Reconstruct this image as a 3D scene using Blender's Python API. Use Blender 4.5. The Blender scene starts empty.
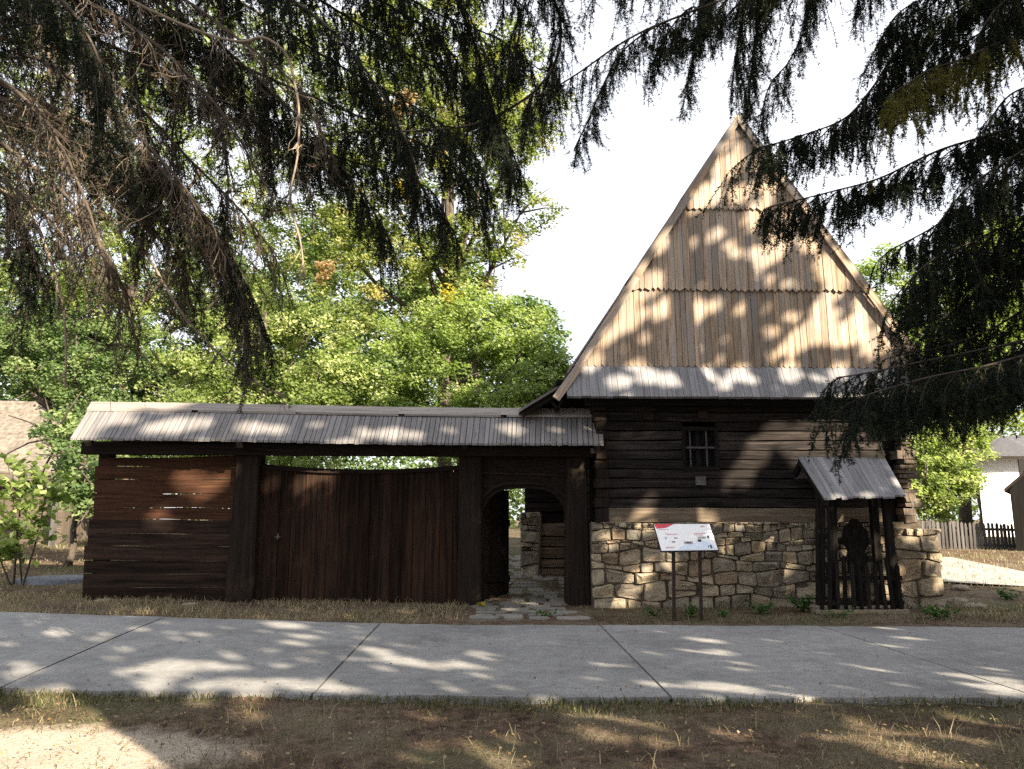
import bpy, math, random
import numpy as np
from mathutils import Vector, Matrix

SEED = 7
rnd = random.Random(SEED)
rg = np.random.default_rng(SEED)
PI = math.pi
sc = bpy.context.scene
col = sc.collection

# ------------------------------------------------------------------ camera
EYE, PITCH, YAW, F = 1.5, math.radians(10.0), math.atan(22 / 760.0), 760.0
cam = bpy.data.cameras.new('camera')
cam.sensor_width = 36.0
cam.lens = F / 1024.0 * 36.0
cam.clip_start, cam.clip_end = 0.05, 2000.0
camo = bpy.data.objects.new('camera', cam)
col.objects.link(camo)
camo.location = (0, 0, EYE)
camo.rotation_euler = (PI / 2 + PITCH, 0, -YAW)
sc.camera = camo
ROT = camo.rotation_euler.to_matrix()
CAMP = Vector((0, 0, EYE))


def ray(px, py):
    return ROT @ Vector(((px - 512.0) / F, -(py - 384.5) / F, -1.0))


def at(px, py, Y):
    d = ray(px, py)
    return CAMP + d * (Y / d.y)


def project(P):
    """numpy (N,3) -> px, py, depth"""
    R = np.array(ROT)
    q = (P - np.array(CAMP)) @ R
    z = -q[:, 2]
    zz = np.where(z > 0.05, z, np.nan)
    return 512 + F * q[:, 0] / zz, 384.5 - F * q[:, 1] / zz, z


# ------------------------------------------------------------------ terrain
def sstep(a, b, x):
    t = np.clip((x - a) / (b - a), 0, 1)
    return t * t * (3 - 2 * t)


def gz(x, y):
    x = np.asarray(x, float); y = np.asarray(y, float)
    z = 0.015 * np.clip(-x, 0, 14) * sstep(4, 11, y)
    z = z + 0.055 * np.clip(y - 13.9, 0, 15)
    return z


def gnd(px, py, dz=0.0):
    d = ray(px, py)
    lo, hi = 0.5, 150.0
    for _ in range(60):
        m = (lo + hi) / 2
        p = CAMP + d * m
        if p.z > float(gz(p.x, p.y)) + dz: lo = m
        else: hi = m
    return CAMP + d * lo


# sun direction (towards the sun): behind the camera, to the right
SUN_EL, SUN_AZ = math.radians(28), math.radians(140)      # azimuth clockwise from +Y
SUN = np.array([math.sin(SUN_AZ) * math.cos(SUN_EL), math.cos(SUN_AZ) * math.cos(SUN_EL), math.sin(SUN_EL)])


# ------------------------------------------------------------------ tags
def tag(o, label, cat, group=None):
    o['label'] = label; o['category'] = cat
    if group: o['group'] = group
    return o


def empty(name, loc, label, cat, group=None):
    o = bpy.data.objects.new(name, None)
    o.empty_display_size = 0.2
    col.objects.link(o)
    o.location = loc
    return tag(o, label, cat, group)


def link_mesh(name, me, mats, parent=None, kind=None):
    o = bpy.data.objects.new(name, me)
    col.objects.link(o)
    for m in (mats if isinstance(mats, (list, tuple)) else [mats]):
        me.materials.append(m)
    if parent is not None:
        o.parent = parent
        r = parent
        loc = Vector((0, 0, 0))
        while r is not None:
            loc += r.location
            r = r.parent
        o.location = -loc
        # keep world coordinates: mesh data is in world space
    if kind: o['kind'] = kind
    return o


# ------------------------------------------------------------------ mesh builder
class MB:
    def __init__(s):
        s.v, s.f, s.uv, s.var, s.mi, s.sm = [], [], [], [], [], []

    def face(s, idx, uvs, var=0.5, mi=0, smooth=False):
        s.f.append(idx); s.uv.extend(uvs); s.var.append(var); s.mi.append(mi); s.sm.append(smooth)

    def poly(s, pts, uvs=None, var=0.5, mi=0):
        b = len(s.v)
        s.v.extend([tuple(p) for p in pts])
        if uvs is None: uvs = [(p[0], p[1]) for p in pts]
        s.face(list(range(b, b + len(pts))), uvs, var, mi)

    def hexa(s, c, grain=0, var=None, mi=0, off=None):
        """c: 8 corners ordered by bits x,y,z (index = x + 2y + 4z); grain: axis index of the wood grain"""
        var = rnd.random() if var is None else var
        c = [Vector(p) for p in c]
        o0, o1 = (rnd.uniform(0, 50), rnd.uniform(0, 50)) if off is None else off
        ex = (c[1] - c[0]).length, (c[2] - c[0]).length, (c[4] - c[0]).length
        b = len(s.v)
        s.v.extend([tuple(p) for p in c])
        quads = [((0, 4, 6, 2), 0), ((1, 3, 7, 5), 0), ((0, 1, 5, 4), 1), ((2, 6, 7, 3), 1), ((0, 2, 3, 1), 2), ((4, 5, 7, 6), 2)]
        for q, ax in quads:
            uvs = []
            for i in q:
                loc = [((i >> k) & 1) * ex[k] for k in range(3)]
                oth = [k for k in range(3) if k != grain and k != ax]
                g = loc[grain] if grain != ax else loc[(grain + 1) % 3] * 0.3
                uvs.append((g + o0, loc[oth[0]] + o1 + ax * 3.1))
            s.face([b + i for i in q], uvs, var, mi)

    def box(s, lo, hi, grain=0, var=None, jit=0.0, mi=0):
        c = []
        for i in range(8):
            c.append(Vector([(hi if (i >> k) & 1 else lo)[k] + (rnd.uniform(-jit, jit) if jit else 0) for k in range(3)]))
        s.hexa(c, grain, var, mi)

    def beam(s, a, b, w, h, up=(0, 0, 1), var=None, mi=0, jit=0.0):
        """box from a to b, w across, h along up"""
        a, b, up = Vector(a), Vector(b), Vector(up)
        d = (b - a).normalized()
        sd = d.cross(up).normalized(); u = sd.cross(d).normalized()
        c = []
        for i in range(8):
            p = (b if i & 1 else a) + sd * ((0.5 if i & 2 else -0.5) * w) + u * ((0.5 if i & 4 else -0.5) * h)
            if jit: p += Vector((rnd.uniform(-jit, jit), rnd.uniform(-jit, jit), rnd.uniform(-jit, jit)))
            c.append(p)
        s.hexa(c, 0, var, mi)

    def prism(s, pts2, f0, f1, grain2=(0, 1), var=None, mi=0, uvscale=1.0):
        """pts2: outline; f0/f1 map (a,b)->3D on front and back; outline counter-clockwise seen from the front"""
        var = rnd.random() if var is None else var
        n = len(pts2); b = len(s.v)
        o0, o1 = rnd.uniform(0, 50), rnd.uniform(0, 50)
        s.v.extend([tuple(f0(*p)) for p in pts2]); s.v.extend([tuple(f1(*p)) for p in pts2])
        def uv(p):
            g = p[0] * grain2[0] + p[1] * grain2[1]
            c = p[0] * grain2[1] + p[1] * grain2[0]
            return (g + o0, c + o1)
        s.face([b + i for i in range(n)], [uv(p) for p in pts2], var, mi)
        s.face([b + n + i for i in reversed(range(n))], [uv(pts2[i]) for i in reversed(range(n))], var, mi)
        for i in range(n):
            j = (i + 1) % n
            u0, u1 = uv(pts2[i]), uv(pts2[j])
            s.face([b + i, b + n + i, b + n + j, b + j], [u0, (u0[0], u0[1] + .05), (u1[0], u1[1] + .05), u1], var, mi)

    def tube(s, pts, radii, n=6, var=0.5, mi=0, cap=True):
        pts = [Vector(p) for p in pts]
        b = len(s.v); o0 = rnd.uniform(0, 20)
        ref = Vector((0.3, 0.5, 0.8)); L = 0.0
        Ls = []
        for k, p in enumerate(pts):
            t = (pts[min(k + 1, len(pts) - 1)] - pts[max(k - 1, 0)]).normalized()
            sd = t.cross(ref)
            if sd.length < 1e-3: sd = t.cross(Vector((1, 0, 0)))
            sd.normalize(); u = sd.cross(t)
            if k: L += (p - pts[k - 1]).length
            Ls.append(L)
            for j in range(n):
                a = 2 * PI * j / n
                s.v.append(tuple(p + (sd * math.cos(a) + u * math.sin(a)) * radii[k]))
        for k in range(len(pts) - 1):
            for j in range(n):
                j2 = (j + 1) % n
                r = radii[k]
                s.face([b + k * n + j, b + k * n + j2, b + (k + 1) * n + j2, b + (k + 1) * n + j],
                       [(Ls[k] + o0, j / n * 6 * r), (Ls[k] + o0, (j + 1) / n * 6 * r), (Ls[k + 1] + o0, (j + 1) / n * 6 * r), (Ls[k + 1] + o0, j / n * 6 * r)], var, mi, True)
        if cap:
            e = b + (len(pts) - 1) * n
            s.face([e + j for j in range(n)], [(0, 0)] * n, var, mi)
            s.face([b + j for j in reversed(range(n))], [(0, 0)] * n, var, mi)

    def build(s, name, mats, parent=None, kind=None):
        me = bpy.data.meshes.new(name)
        me.from_pydata(s.v, [], s.f)
        uvl = me.uv_layers.new(name='uv')
        uvl.data.foreach_set('uv', np.array(s.uv, dtype=np.float32).ravel())
        at_ = me.attributes.new('var', 'FLOAT', 'FACE')
        at_.data.foreach_set('value', np.array(s.var, dtype=np.float32))
        o = link_mesh(name, me, mats, parent, kind)
        me.polygons.foreach_set('material_index', np.array(s.mi, dtype=np.int32))
        me.polygons.foreach_set('use_smooth', np.array(s.sm, dtype=bool))
        me.update()
        return o


def np_mesh(name, V, polys, var, mats, parent=None, kind=None, smooth=False, mi=None):
    """V (N,3); polys (M,k) int; var (M,)"""
    me = bpy.data.meshes.new(name)
    k = polys.shape[1]; M = len(polys)
    me.vertices.add(len(V)); me.vertices.foreach_set('co', V.astype(np.float32).ravel())
    me.loops.add(M * k); me.loops.foreach_set('vertex_index', polys.astype(np.int32).ravel())
    me.polygons.add(M); me.polygons.foreach_set('loop_start', np.arange(M, dtype=np.int32) * k)
    a = me.attributes.new('var', 'FLOAT', 'FACE'); a.data.foreach_set('value', var.astype(np.float32))
    o = link_mesh(name, me, mats, parent, kind)
    if mi is not None: me.polygons.foreach_set('material_index', mi.astype(np.int32))
    me.polygons.foreach_set('use_smooth', np.full(M, smooth, dtype=bool))
    me.update(calc_edges=True)
    return o


# ------------------------------------------------------------------ materials
class NT:
    def __init__(s, name):
        s.m = bpy.data.materials.new(name); s.m.use_nodes = True
        s.t = s.m.node_tree; s.t.nodes.clear()
        s.out = s.t.nodes.new('ShaderNodeOutputMaterial')

    def n(s, typ, **kw):
        nd = s.t.nodes.new(typ)
        for k, v in kw.items():
            if k.startswith('i_'):
                key = k[2:]
                key = int(key) if key.isdigit() else key.replace('_', ' ')
                nd.inputs[key].default_value = v
            else: setattr(nd, k, v)
        return nd

    def l(s, a, b): s.t.links.new(a, b)

    def noise(s, vec, scale, detail=4, rough=.55, dist=0.0):
        nd = s.n('ShaderNodeTexNoise'); nd.inputs['Scale'].default_value = scale
        nd.inputs['Detail'].default_value = detail; nd.inputs['Roughness'].default_value = rough
        nd.inputs['Distortion'].default_value = dist
        if vec is not None: s.l(vec, nd.inputs['Vector'])
        return nd.outputs['Fac']

    def map(s, vec, scale=(1, 1, 1), loc=(0, 0, 0)):
        nd = s.n('ShaderNodeMapping'); nd.inputs['Scale'].default_value = scale; nd.inputs['Location'].default_value = loc
        s.l(vec, nd.inputs['Vector']); return nd.outputs[0]

    def ramp(s, fac, stops):
        nd = s.n('ShaderNodeValToRGB'); cr = nd.color_ramp
        while len(cr.elements) < len(stops): cr.elements.new(0.5)
        for e, (p, c) in zip(cr.elements, stops):
            e.position = p; e.color = (*c, 1) if len(c) == 3 else c
        s.l(fac, nd.inputs[0]); return nd.outputs[0]

    def mix(s, fac, a, b, mode='MIX'):
        nd = s.n('ShaderNodeMix', data_type='RGBA', blend_type=mode)
        for v, k in ((fac, 0), (a, 6), (b, 7)):
            if hasattr(v, 'is_linked'): s.l(v, nd.inputs[k])
            else: nd.inputs[k].default_value = v if k == 0 else ((*v, 1) if len(v) == 3 else v)
        return nd.outputs[2]

    def math(s, op, a, b=0.0, clamp=False):
        nd = s.n('ShaderNodeMath', operation=op, use_clamp=clamp)
        for v, k in ((a, 0), (b, 1)):
            if hasattr(v, 'is_linked'): s.l(v, nd.inputs[k])
            else: nd.inputs[k].default_value = v
        return nd.outputs[0]

    def attr(s, name='var'):
        return s.n('ShaderNodeAttribute', attribute_name=name).outputs['Fac']

    def scale_val(s, colr, fac):
        """multiply colour by a scalar socket"""
        nd = s.n('ShaderNodeVectorMath', operation='SCALE')
        s.l(colr, nd.inputs[0])
        if hasattr(fac, 'is_linked'): s.l(fac, nd.inputs['Scale'])
        else: nd.inputs['Scale'].default_value = fac
        return nd.outputs[0]

    def finish(s, colr, rough=.85, bump=None, bstr=.3, bdist=.02, spec=.15, metal=0.0):
        b = s.n('ShaderNodeBsdfPrincipled')
        if hasattr(colr, 'is_linked'): s.l(colr, b.inputs['Base Color'])
        else: b.inputs['Base Color'].default_value = (*colr, 1)
        if hasattr(rough, 'is_linked'): s.l(rough, b.inputs['Roughness'])
        else: b.inputs['Roughness'].default_value = rough
        b.inputs['Specular IOR Level'].default_value = spec
        b.inputs['Metallic'].default_value = metal
        if bump is not None:
            bp = s.n('ShaderNodeBump'); bp.inputs['Strength'].default_value = bstr; bp.inputs['Distance'].default_value = bdist
            s.l(bump, bp.inputs['Height']); s.l(bp.outputs[0], b.inputs['Normal'])
        s.l(b.outputs[0], s.out.inputs[0])
        return s.m


def wood(name, dark, mid, light, spread=.7, stain=None, stain_amt=.5, rough=.85, bstr=.4, gs=34.0, spec=.08):
    t = NT(name)
    uv = t.n('ShaderNodeTexCoord').outputs['UV']
    var = t.attr()
    g1 = t.noise(t.map(uv, (1.1, gs, 1)), 1.0, 5, .6, .4)
    g2 = t.noise(t.map(uv, (3.0, gs * 3.2, 1)), 1.0, 3, .6)
    g = t.math('ADD', t.math('MULTIPLY', g1, .65), t.math('MULTIPLY', g2, .35))
    c = t.ramp(g, [(.36, dark), (.5, mid), (.64, light)])
    big = t.noise(t.map(uv, (.55, 8.0, 1)), 1.0, 5, .62)
    wide = t.noise(t.map(uv, (.5, .5, 1)), 1.0, 3, .6)
    if stain is not None:
        sfac = t.math('MULTIPLY', t.math('SUBTRACT', big, .42), 5.0, True)
        sfac = t.math('MULTIPLY', sfac, stain_amt)
        c = t.mix(sfac, c, stain)
    v = t.math('ADD', t.math('MULTIPLY', var, spread), 1.0 - spread * .5)
    v = t.math('MULTIPLY', v, t.math('ADD', t.math('MULTIPLY', big, 1.5), .25))
    v = t.math('MULTIPLY', v, t.math('ADD', t.math('MULTIPLY', wide, .5), .75))
    c = t.scale_val(c, v)
    crack = t.math('MULTIPLY', t.math('SUBTRACT', .36, g1), 9.0, True)
    c = t.mix(t.math('MULTIPLY', crack, .75), c, tuple(x * .25 for x in dark))
    # dark knots, streaked along the grain
    kn = t.math('MULTIPLY', t.math('SUBTRACT', t.noise(t.map(uv, (2.2, 9.0, 1), (7, 3, 0)), 1.0, 2, .5), .70), 14, True)
    c = t.mix(t.math('MULTIPLY', kn, .6), c, tuple(x * .4 for x in dark))
    return t.finish(c, rough, g, bstr, .012, spec)


M = {}
M['gate_wood'] = wood('gate_wood', (.008, .0063, .0056), (.0165, .0128, .0112), (.032, .025, .022), .6, (.02, .012, .008), .6)
M['leaf_wood'] = wood('leaf_wood', (.006, .0042, .0036), (.015, .0098, .0076), (.034, .022, .017), .75, (.035, .017, .010), .7)
M['red_plank'] = wood('red_plank', (.025, .0115, .007), (.058, .027, .0155), (.105, .053, .031), .5, (.04, .02, .014), .6)
M['grey_plank'] = wood('grey_plank', (.007, .005, .0043), (.0165, .0112, .009), (.034, .024, .019), .8, (.04, .022, .016), .5)
M['log_wood'] = wood('log_wood', (.008, .0072, .007), (.019, .0165, .016), (.055, .047, .0435), .8, (.030, .023, .021), .6, bstr=.8, gs=26)
M['log_end'] = wood('log_end', (.05, .041, .032), (.11, .088, .070), (.20, .163, .13), .7, (.1, .08, .065), .5)
M['sill_log'] = wood('sill_log', (.09, .07, .05), (.16, .125, .092), (.24, .195, .15), .4, (.07, .055, .04), .6, bstr=.7, gs=20)
M['gable_wood'] = wood('gable_wood', (.17, .124, .09), (.405, .297, .207), (.54, .43, .318), .6, (.235, .215, .20), .95, bstr=.5, gs=22, spec=.15)
M['skirt_wood'] = wood('skirt_wood', (.14, .14, .15), (.225, .227, .245), (.30, .303, .32), .3, (.22, .205, .20), .5)
M['shingle_wood'] = wood('shingle_wood', (.125, .12, .123), (.19, .184, .19), (.27, .263, .265), .34, (.16, .145, .135), .7)
M['ridge_wood'] = wood('ridge_wood', (.15, .135, .125), (.25, .23, .215), (.34, .315, .295), .4, (.2, .175, .16), .6)
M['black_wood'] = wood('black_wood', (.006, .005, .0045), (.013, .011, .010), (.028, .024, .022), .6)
M['shaded_black_wood'] = wood('shaded_black_wood', (.003, .0028, .0026), (.006, .0055, .0052), (.012, .011, .010), .6)  # darker copy of black_wood: spruce shade on the shed put into its colour
M['brown_board'] = wood('brown_board', (.07, .045, .03), (.14, .095, .065), (.21, .15, .11), .5)
M['fence_wood'] = wood('fence_wood', (.045, .042, .041), (.09, .084, .083), (.14, .132, .13), .6)


def stone_mat():
    t = NT('stone')
    tc = t.n('ShaderNodeTexCoord').outputs['Object']
    var = t.attr()
    c = t.ramp(var, [(0, (.135, .115, .092)), (.2, (.235, .198, .152)), (.42, (.29, .24, .17)), (.6, (.18, .163, .138)), (.8, (.33, .275, .19)), (1, (.205, .148, .10))])
    n1 = t.noise(tc, 9, 6, .65); n2 = t.noise(tc, 2.6, 4, .6); n3 = t.noise(tc, 40, 4, .6)
    v = t.math('ADD', t.math('MULTIPLY', n1, 1.0), t.math('ADD', t.math('MULTIPLY', n2, .5), .25))
    c = t.scale_val(c, v)
    rust = t.math('MULTIPLY', t.math('SUBTRACT', n2, .55), 5, True)
    c = t.mix(t.math('MULTIPLY', rust, .5), c, (.26, .165, .09))
    h = t.math('ADD', n1, t.math('MULTIPLY', n3, .4))
    return t.finish(c, .9, h, .7, .03, .2)
M['stone'] = stone_mat()


def simple(name, c1, c2, scale=8, rough=.9, bstr=.3, detail=6, varamt=0.0, dist=.02, spec=.3, coord='Object'):
    t = NT(name)
    tc = t.n('ShaderNodeTexCoord').outputs[coord]
    n1 = t.noise(tc, scale, detail, .6)
    c = t.ramp(n1, [(.3, c1), (.7, c2)])
    if varamt:
        c = t.scale_val(c, t.math('ADD', t.math('MULTIPLY', t.attr(), varamt), 1 - varamt / 2))
    return t.finish(c, rough, n1, bstr, dist, spec)

M['mortar'] = simple('mortar', (.05, .041, .031), (.115, .094, .068), 14, .95, .6)
M['plaster'] = simple('plaster', (.70, .71, .74), (.80, .80, .82), 3, .9, .1)
M['thatch'] = simple('thatch', (.075, .064, .054), (.23, .20, .17), 7, .95, .8, 8)
M['grey_roof'] = simple('grey_roof', (.06, .06, .07), (.11, .11, .125), 7, .85, .3, 6, .5)
M['metal_dark'] = simple('metal_dark', (.018, .010, .008), (.035, .020, .015), 20, .5, .05)
M['dark_glass'] = simple('dark_glass', (.006, .006, .008), (.010, .010, .012), 2, .12, .02, spec=.5)
M['window_bar'] = simple('window_bar', (.05, .048, .05), (.09, .085, .09), 20, .7, .2)
M['board_edge'] = simple('board_edge', (.02, .02, .03), (.03, .03, .04), 5, .4, .0)
M['board_white'] = simple('board_white', (.80, .80, .80), (.83, .83, .83), 2, .35, .0, spec=.4)
M['print_red'] = simple('print_red', (.55, .05, .08), (.62, .07, .10), 2, .4, .0)
M['print_pink'] = simple('print_pink', (.60, .30, .33), (.68, .38, .40), 60, .4, .0)
M['print_grey'] = simple('print_grey', (.22, .22, .24), (.50, .48, .46), 60, .4, .0)
M['print_blue'] = simple('print_blue', (.52, .62, .76), (.70, .77, .85), 9, .4, .0)
M['print_dark'] = simple('print_dark', (.05, .06, .10), (.10, .11, .16), 30, .4, .0)
M['slab_stone'] = simple('slab_stone', (.10, .11, .14), (.19, .20, .24), 6, .8, .2)
M['bark'] = simple('bark', (.045, .035, .028), (.11, .09, .075), 10, .95, .8, 6, .4)
M['pale_bark'] = simple('pale_bark', (.16, .125, .095), (.32, .265, .205), 14, .95, .5, 5, .3)
M['dead_twig'] = simple('dead_twig', (.035, .028, .023), (.135, .108, .084), 9, .95, .2, 4, 1.0)
M['live_twig'] = simple('live_twig', (.02, .016, .012), (.05, .04, .03), 12, .95, .2, 4, .5)


def leaf_mat(name, stops, trans=.42, tcol=None, rough=.55):
    t = NT(name)
    var = t.attr()
    c = t.ramp(var, stops)
    d = t.n('ShaderNodeBsdfPrincipled'); t.l(c, d.inputs['Base Color'])
    d.inputs['Roughness'].default_value = rough; d.inputs['Specular IOR Level'].default_value = .12
    tr = t.n('ShaderNodeBsdfTranslucent')
    tcl = t.mix(1.0, c, tcol or (1.9, 2.1, .95), 'MULTIPLY')
    t.l(tcl, tr.inputs['Color'])
    mx = t.n('ShaderNodeMixShader'); mx.inputs[0].default_value = trans
    t.l(d.outputs[0], mx.inputs[1]); t.l(tr.outputs[0], mx.inputs[2])
    t.l(mx.outputs[0], t.out.inputs[0])
    return t.m

M['leaf_green'] = leaf_mat('leaf_green', [(0, (.055, .085, .024)), (.5, (.165, .21, .07)), (.85, (.30, .335, .155)), (1, (.38, .39, .22))])
M['leaf_lime'] = leaf_mat('leaf_lime', [(0, (.06, .095, .024)), (.5, (.18, .235, .075)), (1, (.35, .39, .19))])
M['leaf_blue'] = leaf_mat('leaf_blue', [(0, (.04, .075, .03)), (.5, (.11, .165, .065)), (1, (.22, .27, .13))])
M['leaf_olive'] = leaf_mat('leaf_olive', [(0, (.05, .075, .02)), (.5, (.16, .195, .065)), (.9, (.30, .31, .15)), (1, (.36, .29, .13))])
M['leaf_yellow'] = leaf_mat('leaf_yellow', [(0, (.30, .25, .04)), (1, (.45, .36, .06))])
M['leaf_rust'] = leaf_mat('leaf_rust', [(0, (.24, .15, .09)), (1, (.36, .27, .18))])
M['leaf_shade_canopy'] = leaf_mat('leaf_shade_canopy', [(0, (.03, .05, .015)), (1, (.07, .10, .03))], .12)
M['needle'] = leaf_mat('needle', [(0, (.006, .011, .012)), (.55, (.014, .023, .018)), (.85, (.034, .044, .022)), (1, (.08, .078, .03))], .22)
M['needle_sunlit'] = leaf_mat('needle_sunlit', [(0, (.05, .055, .018)), (1, (.20, .175, .055))], .3)  # lighter copy of needle: sunlight on one bough put into its colour
M['dead_needle'] = leaf_mat('dead_needle', [(0, (.04, .03, .02)), (1, (.13, .10, .07))], .1)
M['grass'] = leaf_mat('grass', [(0, (.05, .07, .022)), (.25, (.10, .105, .045)), (.45, (.20, .165, .10)), (1, (.40, .335, .225))], .3, (1.1, 1.1, .8))
M['weed'] = leaf_mat('weed', [(0, (.03, .07, .02)), (1, (.09, .15, .05))], .3)
M['litter'] = leaf_mat('litter', [(0, (.07, .04, .02)), (.6, (.17, .11, .06)), (1, (.34, .25, .14))], .1)


def ground_mat():
    t = NT('ground')
    tc = t.n('ShaderNodeTexCoord').outputs['Object']
    n1 = t.noise(tc, .9, 6, .62); n2 = t.noise(tc, 7, 6, .7); n3 = t.noise(tc, 55, 5, .7); n4 = t.noise(tc, .35, 4, .6)
    soil = t.ramp(n2, [(.36, (.035, .022, .016)), (.5, (.095, .060, .042)), (.66, (.18, .122, .09))])
    dry = t.ramp(n3, [(.3, (.06, .047, .030)), (.7, (.22, .18, .12))])
    grn = t.ramp(n3, [(.25, (.035, .045, .016)), (.7, (.10, .115, .045))])
    f1 = t.math('MULTIPLY', t.math('SUBTRACT', t.math('ADD', n1, t.math('MULTIPLY', n3, .35)), .62), 6, True)
    c = t.mix(f1, soil, dry)
    f2 = t.math('MULTIPLY', t.math('SUBTRACT', t.math('ADD', n4, t.math('MULTIPLY', n2, .3)), .66), 6, True)
    c = t.mix(t.math('MULTIPLY', f2, .8), c, grn)
    sx = t.n('ShaderNodeSeparateXYZ'); t.l(tc, sx.inputs[0])
    dx = t.math('DIVIDE', t.math('ADD', sx.outputs[0], 3.0), 1.5); dy = t.math('DIVIDE', t.math('SUBTRACT', sx.outputs[1], 5.35), .75)
    dd = t.math('ADD', t.math('MULTIPLY', dx, dx), t.math('MULTIPLY', dy, dy))
    f3 = t.math('MULTIPLY', t.math('SUBTRACT', t.math('ADD', 1.05, t.math('MULTIPLY', n2, .9)), t.math('ADD', dd, .45)), 1.6, True)
    sunlit_dust = t.ramp(n3, [(.3, (.28, .225, .17)), (.66, (.54, .47, .385))])  # pale dust, brightened in colour to carry the sun patch lying here
    c = t.mix(f3, c, sunlit_dust)
    h = t.math('ADD', n2, t.math('MULTIPLY', n3, .5))
    return t.finish(c, .95, h, .8, .05, .15)
M['ground'] = ground_mat()


def concrete_mat():
    t = NT('concrete')
    tc = t.n('ShaderNodeTexCoord').outputs['Object']
    n1 = t.noise(tc, .8, 6, .65); n2 = t.noise(tc, 6, 6, .7); n3 = t.noise(tc, 90, 4, .7)
    c = t.ramp(n1, [(.32, (.165, .163, .164)), (.68, (.28, .276, .272))])
    c = t.scale_val(c, t.math('ADD', t.math('MULTIPLY', n2, .9), .55))
    c = t.scale_val(c, t.math('ADD', t.math('MULTIPLY', n3, .8), .6))
    # pitted, worn patches
    pit = t.math('MULTIPLY', t.math('SUBTRACT', t.math('MULTIPLY', t.noise(t.map(tc, (1, 2.2, 1)), 14, 6, .75), t.math('ADD', n1, .5)), .58), 9, True)
    c = t.mix(t.math('MULTIPLY', pit, .75), c, (.10, .095, .09))
    st = t.math('MULTIPLY', t.math('SUBTRACT', t.noise(tc, 2.3, 5, .7), .58), 6, True)
    c = t.mix(t.math('MULTIPLY', st, .5), c, (.125, .115, .10))
    wv = t.n('ShaderNodeVectorMath', operation='ADD'); nv = t.n('ShaderNodeTexNoise'); nv.inputs['Scale'].default_value = 3.0; nv.inputs['Detail'].default_value = 5
    t.l(tc, nv.inputs['Vector']); sv = t.n('ShaderNodeVectorMath', operation='SCALE'); t.l(nv.outputs['Color'], sv.inputs[0]); sv.inputs['Scale'].default_value = .5
    t.l(tc, wv.inputs[0]); t.l(sv.outputs[0], wv.inputs[1])
    vo = t.n('ShaderNodeTexVoronoi', feature='DISTANCE_TO_EDGE'); vo.inputs['Scale'].default_value = .42; t.l(wv.outputs[0], vo.inputs['Vector'])
    cr = t.math('MULTIPLY', t.math('SUBTRACT', .0035, vo.outputs['Distance']), 400, True)
    cr = t.math('MULTIPLY', cr, t.math('MULTIPLY', t.math('SUBTRACT', t.noise(tc, .7, 3, .6), .5), 9, True))
    c = t.mix(t.math('MULTIPLY', cr, .7), c, (.06, .055, .045))
    v = t.attr()
    c = t.scale_val(c, t.math('ADD', t.math('MULTIPLY', v, .16), .92))
    return t.finish(c, .88, t.math('ADD', n2, t.math('MULTIPLY', n3, .6)), .35, .015, .25)
M['concrete'] = concrete_mat()
M['joint'] = simple('joint', (.045, .042, .03), (.11, .10, .075), 12, .95, .4)
M['flag'] = simple('flag', (.13, .12, .105), (.24, .225, .20), 5, .9, .4, 7, .5)
M['road'] = simple('road', (.25, .235, .215), (.36, .34, .31), 2, .9, .3, 8)

# ------------------------------------------------------------------ lights, world, view
w = bpy.data.worlds.new('World'); sc.world = w; w.use_nodes = True
nt = w.node_tree
bg = nt.nodes['Background']
sky = nt.nodes.new('ShaderNodeTexSky'); sky.sky_type = 'NISHITA'; sky.sun_disc = False
sky.sun_elevation = SUN_EL; sky.sun_rotation = SUN_AZ
sky.air_density = 1.0; sky.dust_density = 2.5; sky.ozone_density = 1.0
# thin bright haze over the whole sky, a little uneven
mxs = nt.nodes.new('ShaderNodeMix'); mxs.data_type = 'RGBA'
tcw = nt.nodes.new('ShaderNodeTexCoord'); nzw = nt.nodes.new('ShaderNodeTexNoise'); nzw.inputs['Scale'].default_value = 2.2; nzw.inputs['Detail'].default_value = 5
nt.links.new(tcw.outputs['Generated'], nzw.inputs['Vector'])
mrw = nt.nodes.new('ShaderNodeMapRange'); mrw.inputs[1].default_value = .3; mrw.inputs[2].default_value = .7; mrw.inputs[3].default_value = .66; mrw.inputs[4].default_value = .9
nt.links.new(nzw.outputs['Fac'], mrw.inputs[0]); nt.links.new(mrw.outputs[0], mxs.inputs[0])
nt.links.new(sky.outputs[0], mxs.inputs[6]); mxs.inputs[7].default_value = (4.05, 4.05, 4.15, 1)
nt.links.new(mxs.outputs[2], bg.inputs[0]); bg.inputs[1].default_value = 0.10
sl = bpy.data.lights.new('sun', 'SUN'); sl.energy = 5.0; sl.angle = math.radians(.55); sl.color = (1, .86, .655)
so = bpy.data.objects.new('sun', sl); col.objects.link(so)
so.rotation_euler = Vector(-SUN).to_track_quat('-Z', 'Y').to_euler()
so.location = (20, -25, 25)
sc.view_settings.view_transform = 'Standard'; sc.view_settings.look = 'None'
sc.view_settings.exposure = 1.95; sc.view_settings.gamma = 1.0
sc.view_settings.use_curve_mapping = False
sc.cycles.max_bounces = 6; sc.cycles.diffuse_bounces = 3; sc.cycles.transmission_bounces = 3
sc.cycles.transparent_max_bounces = 4; sc.cycles.glossy_bounces = 2
sc.cycles.use_denoising = False

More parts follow.
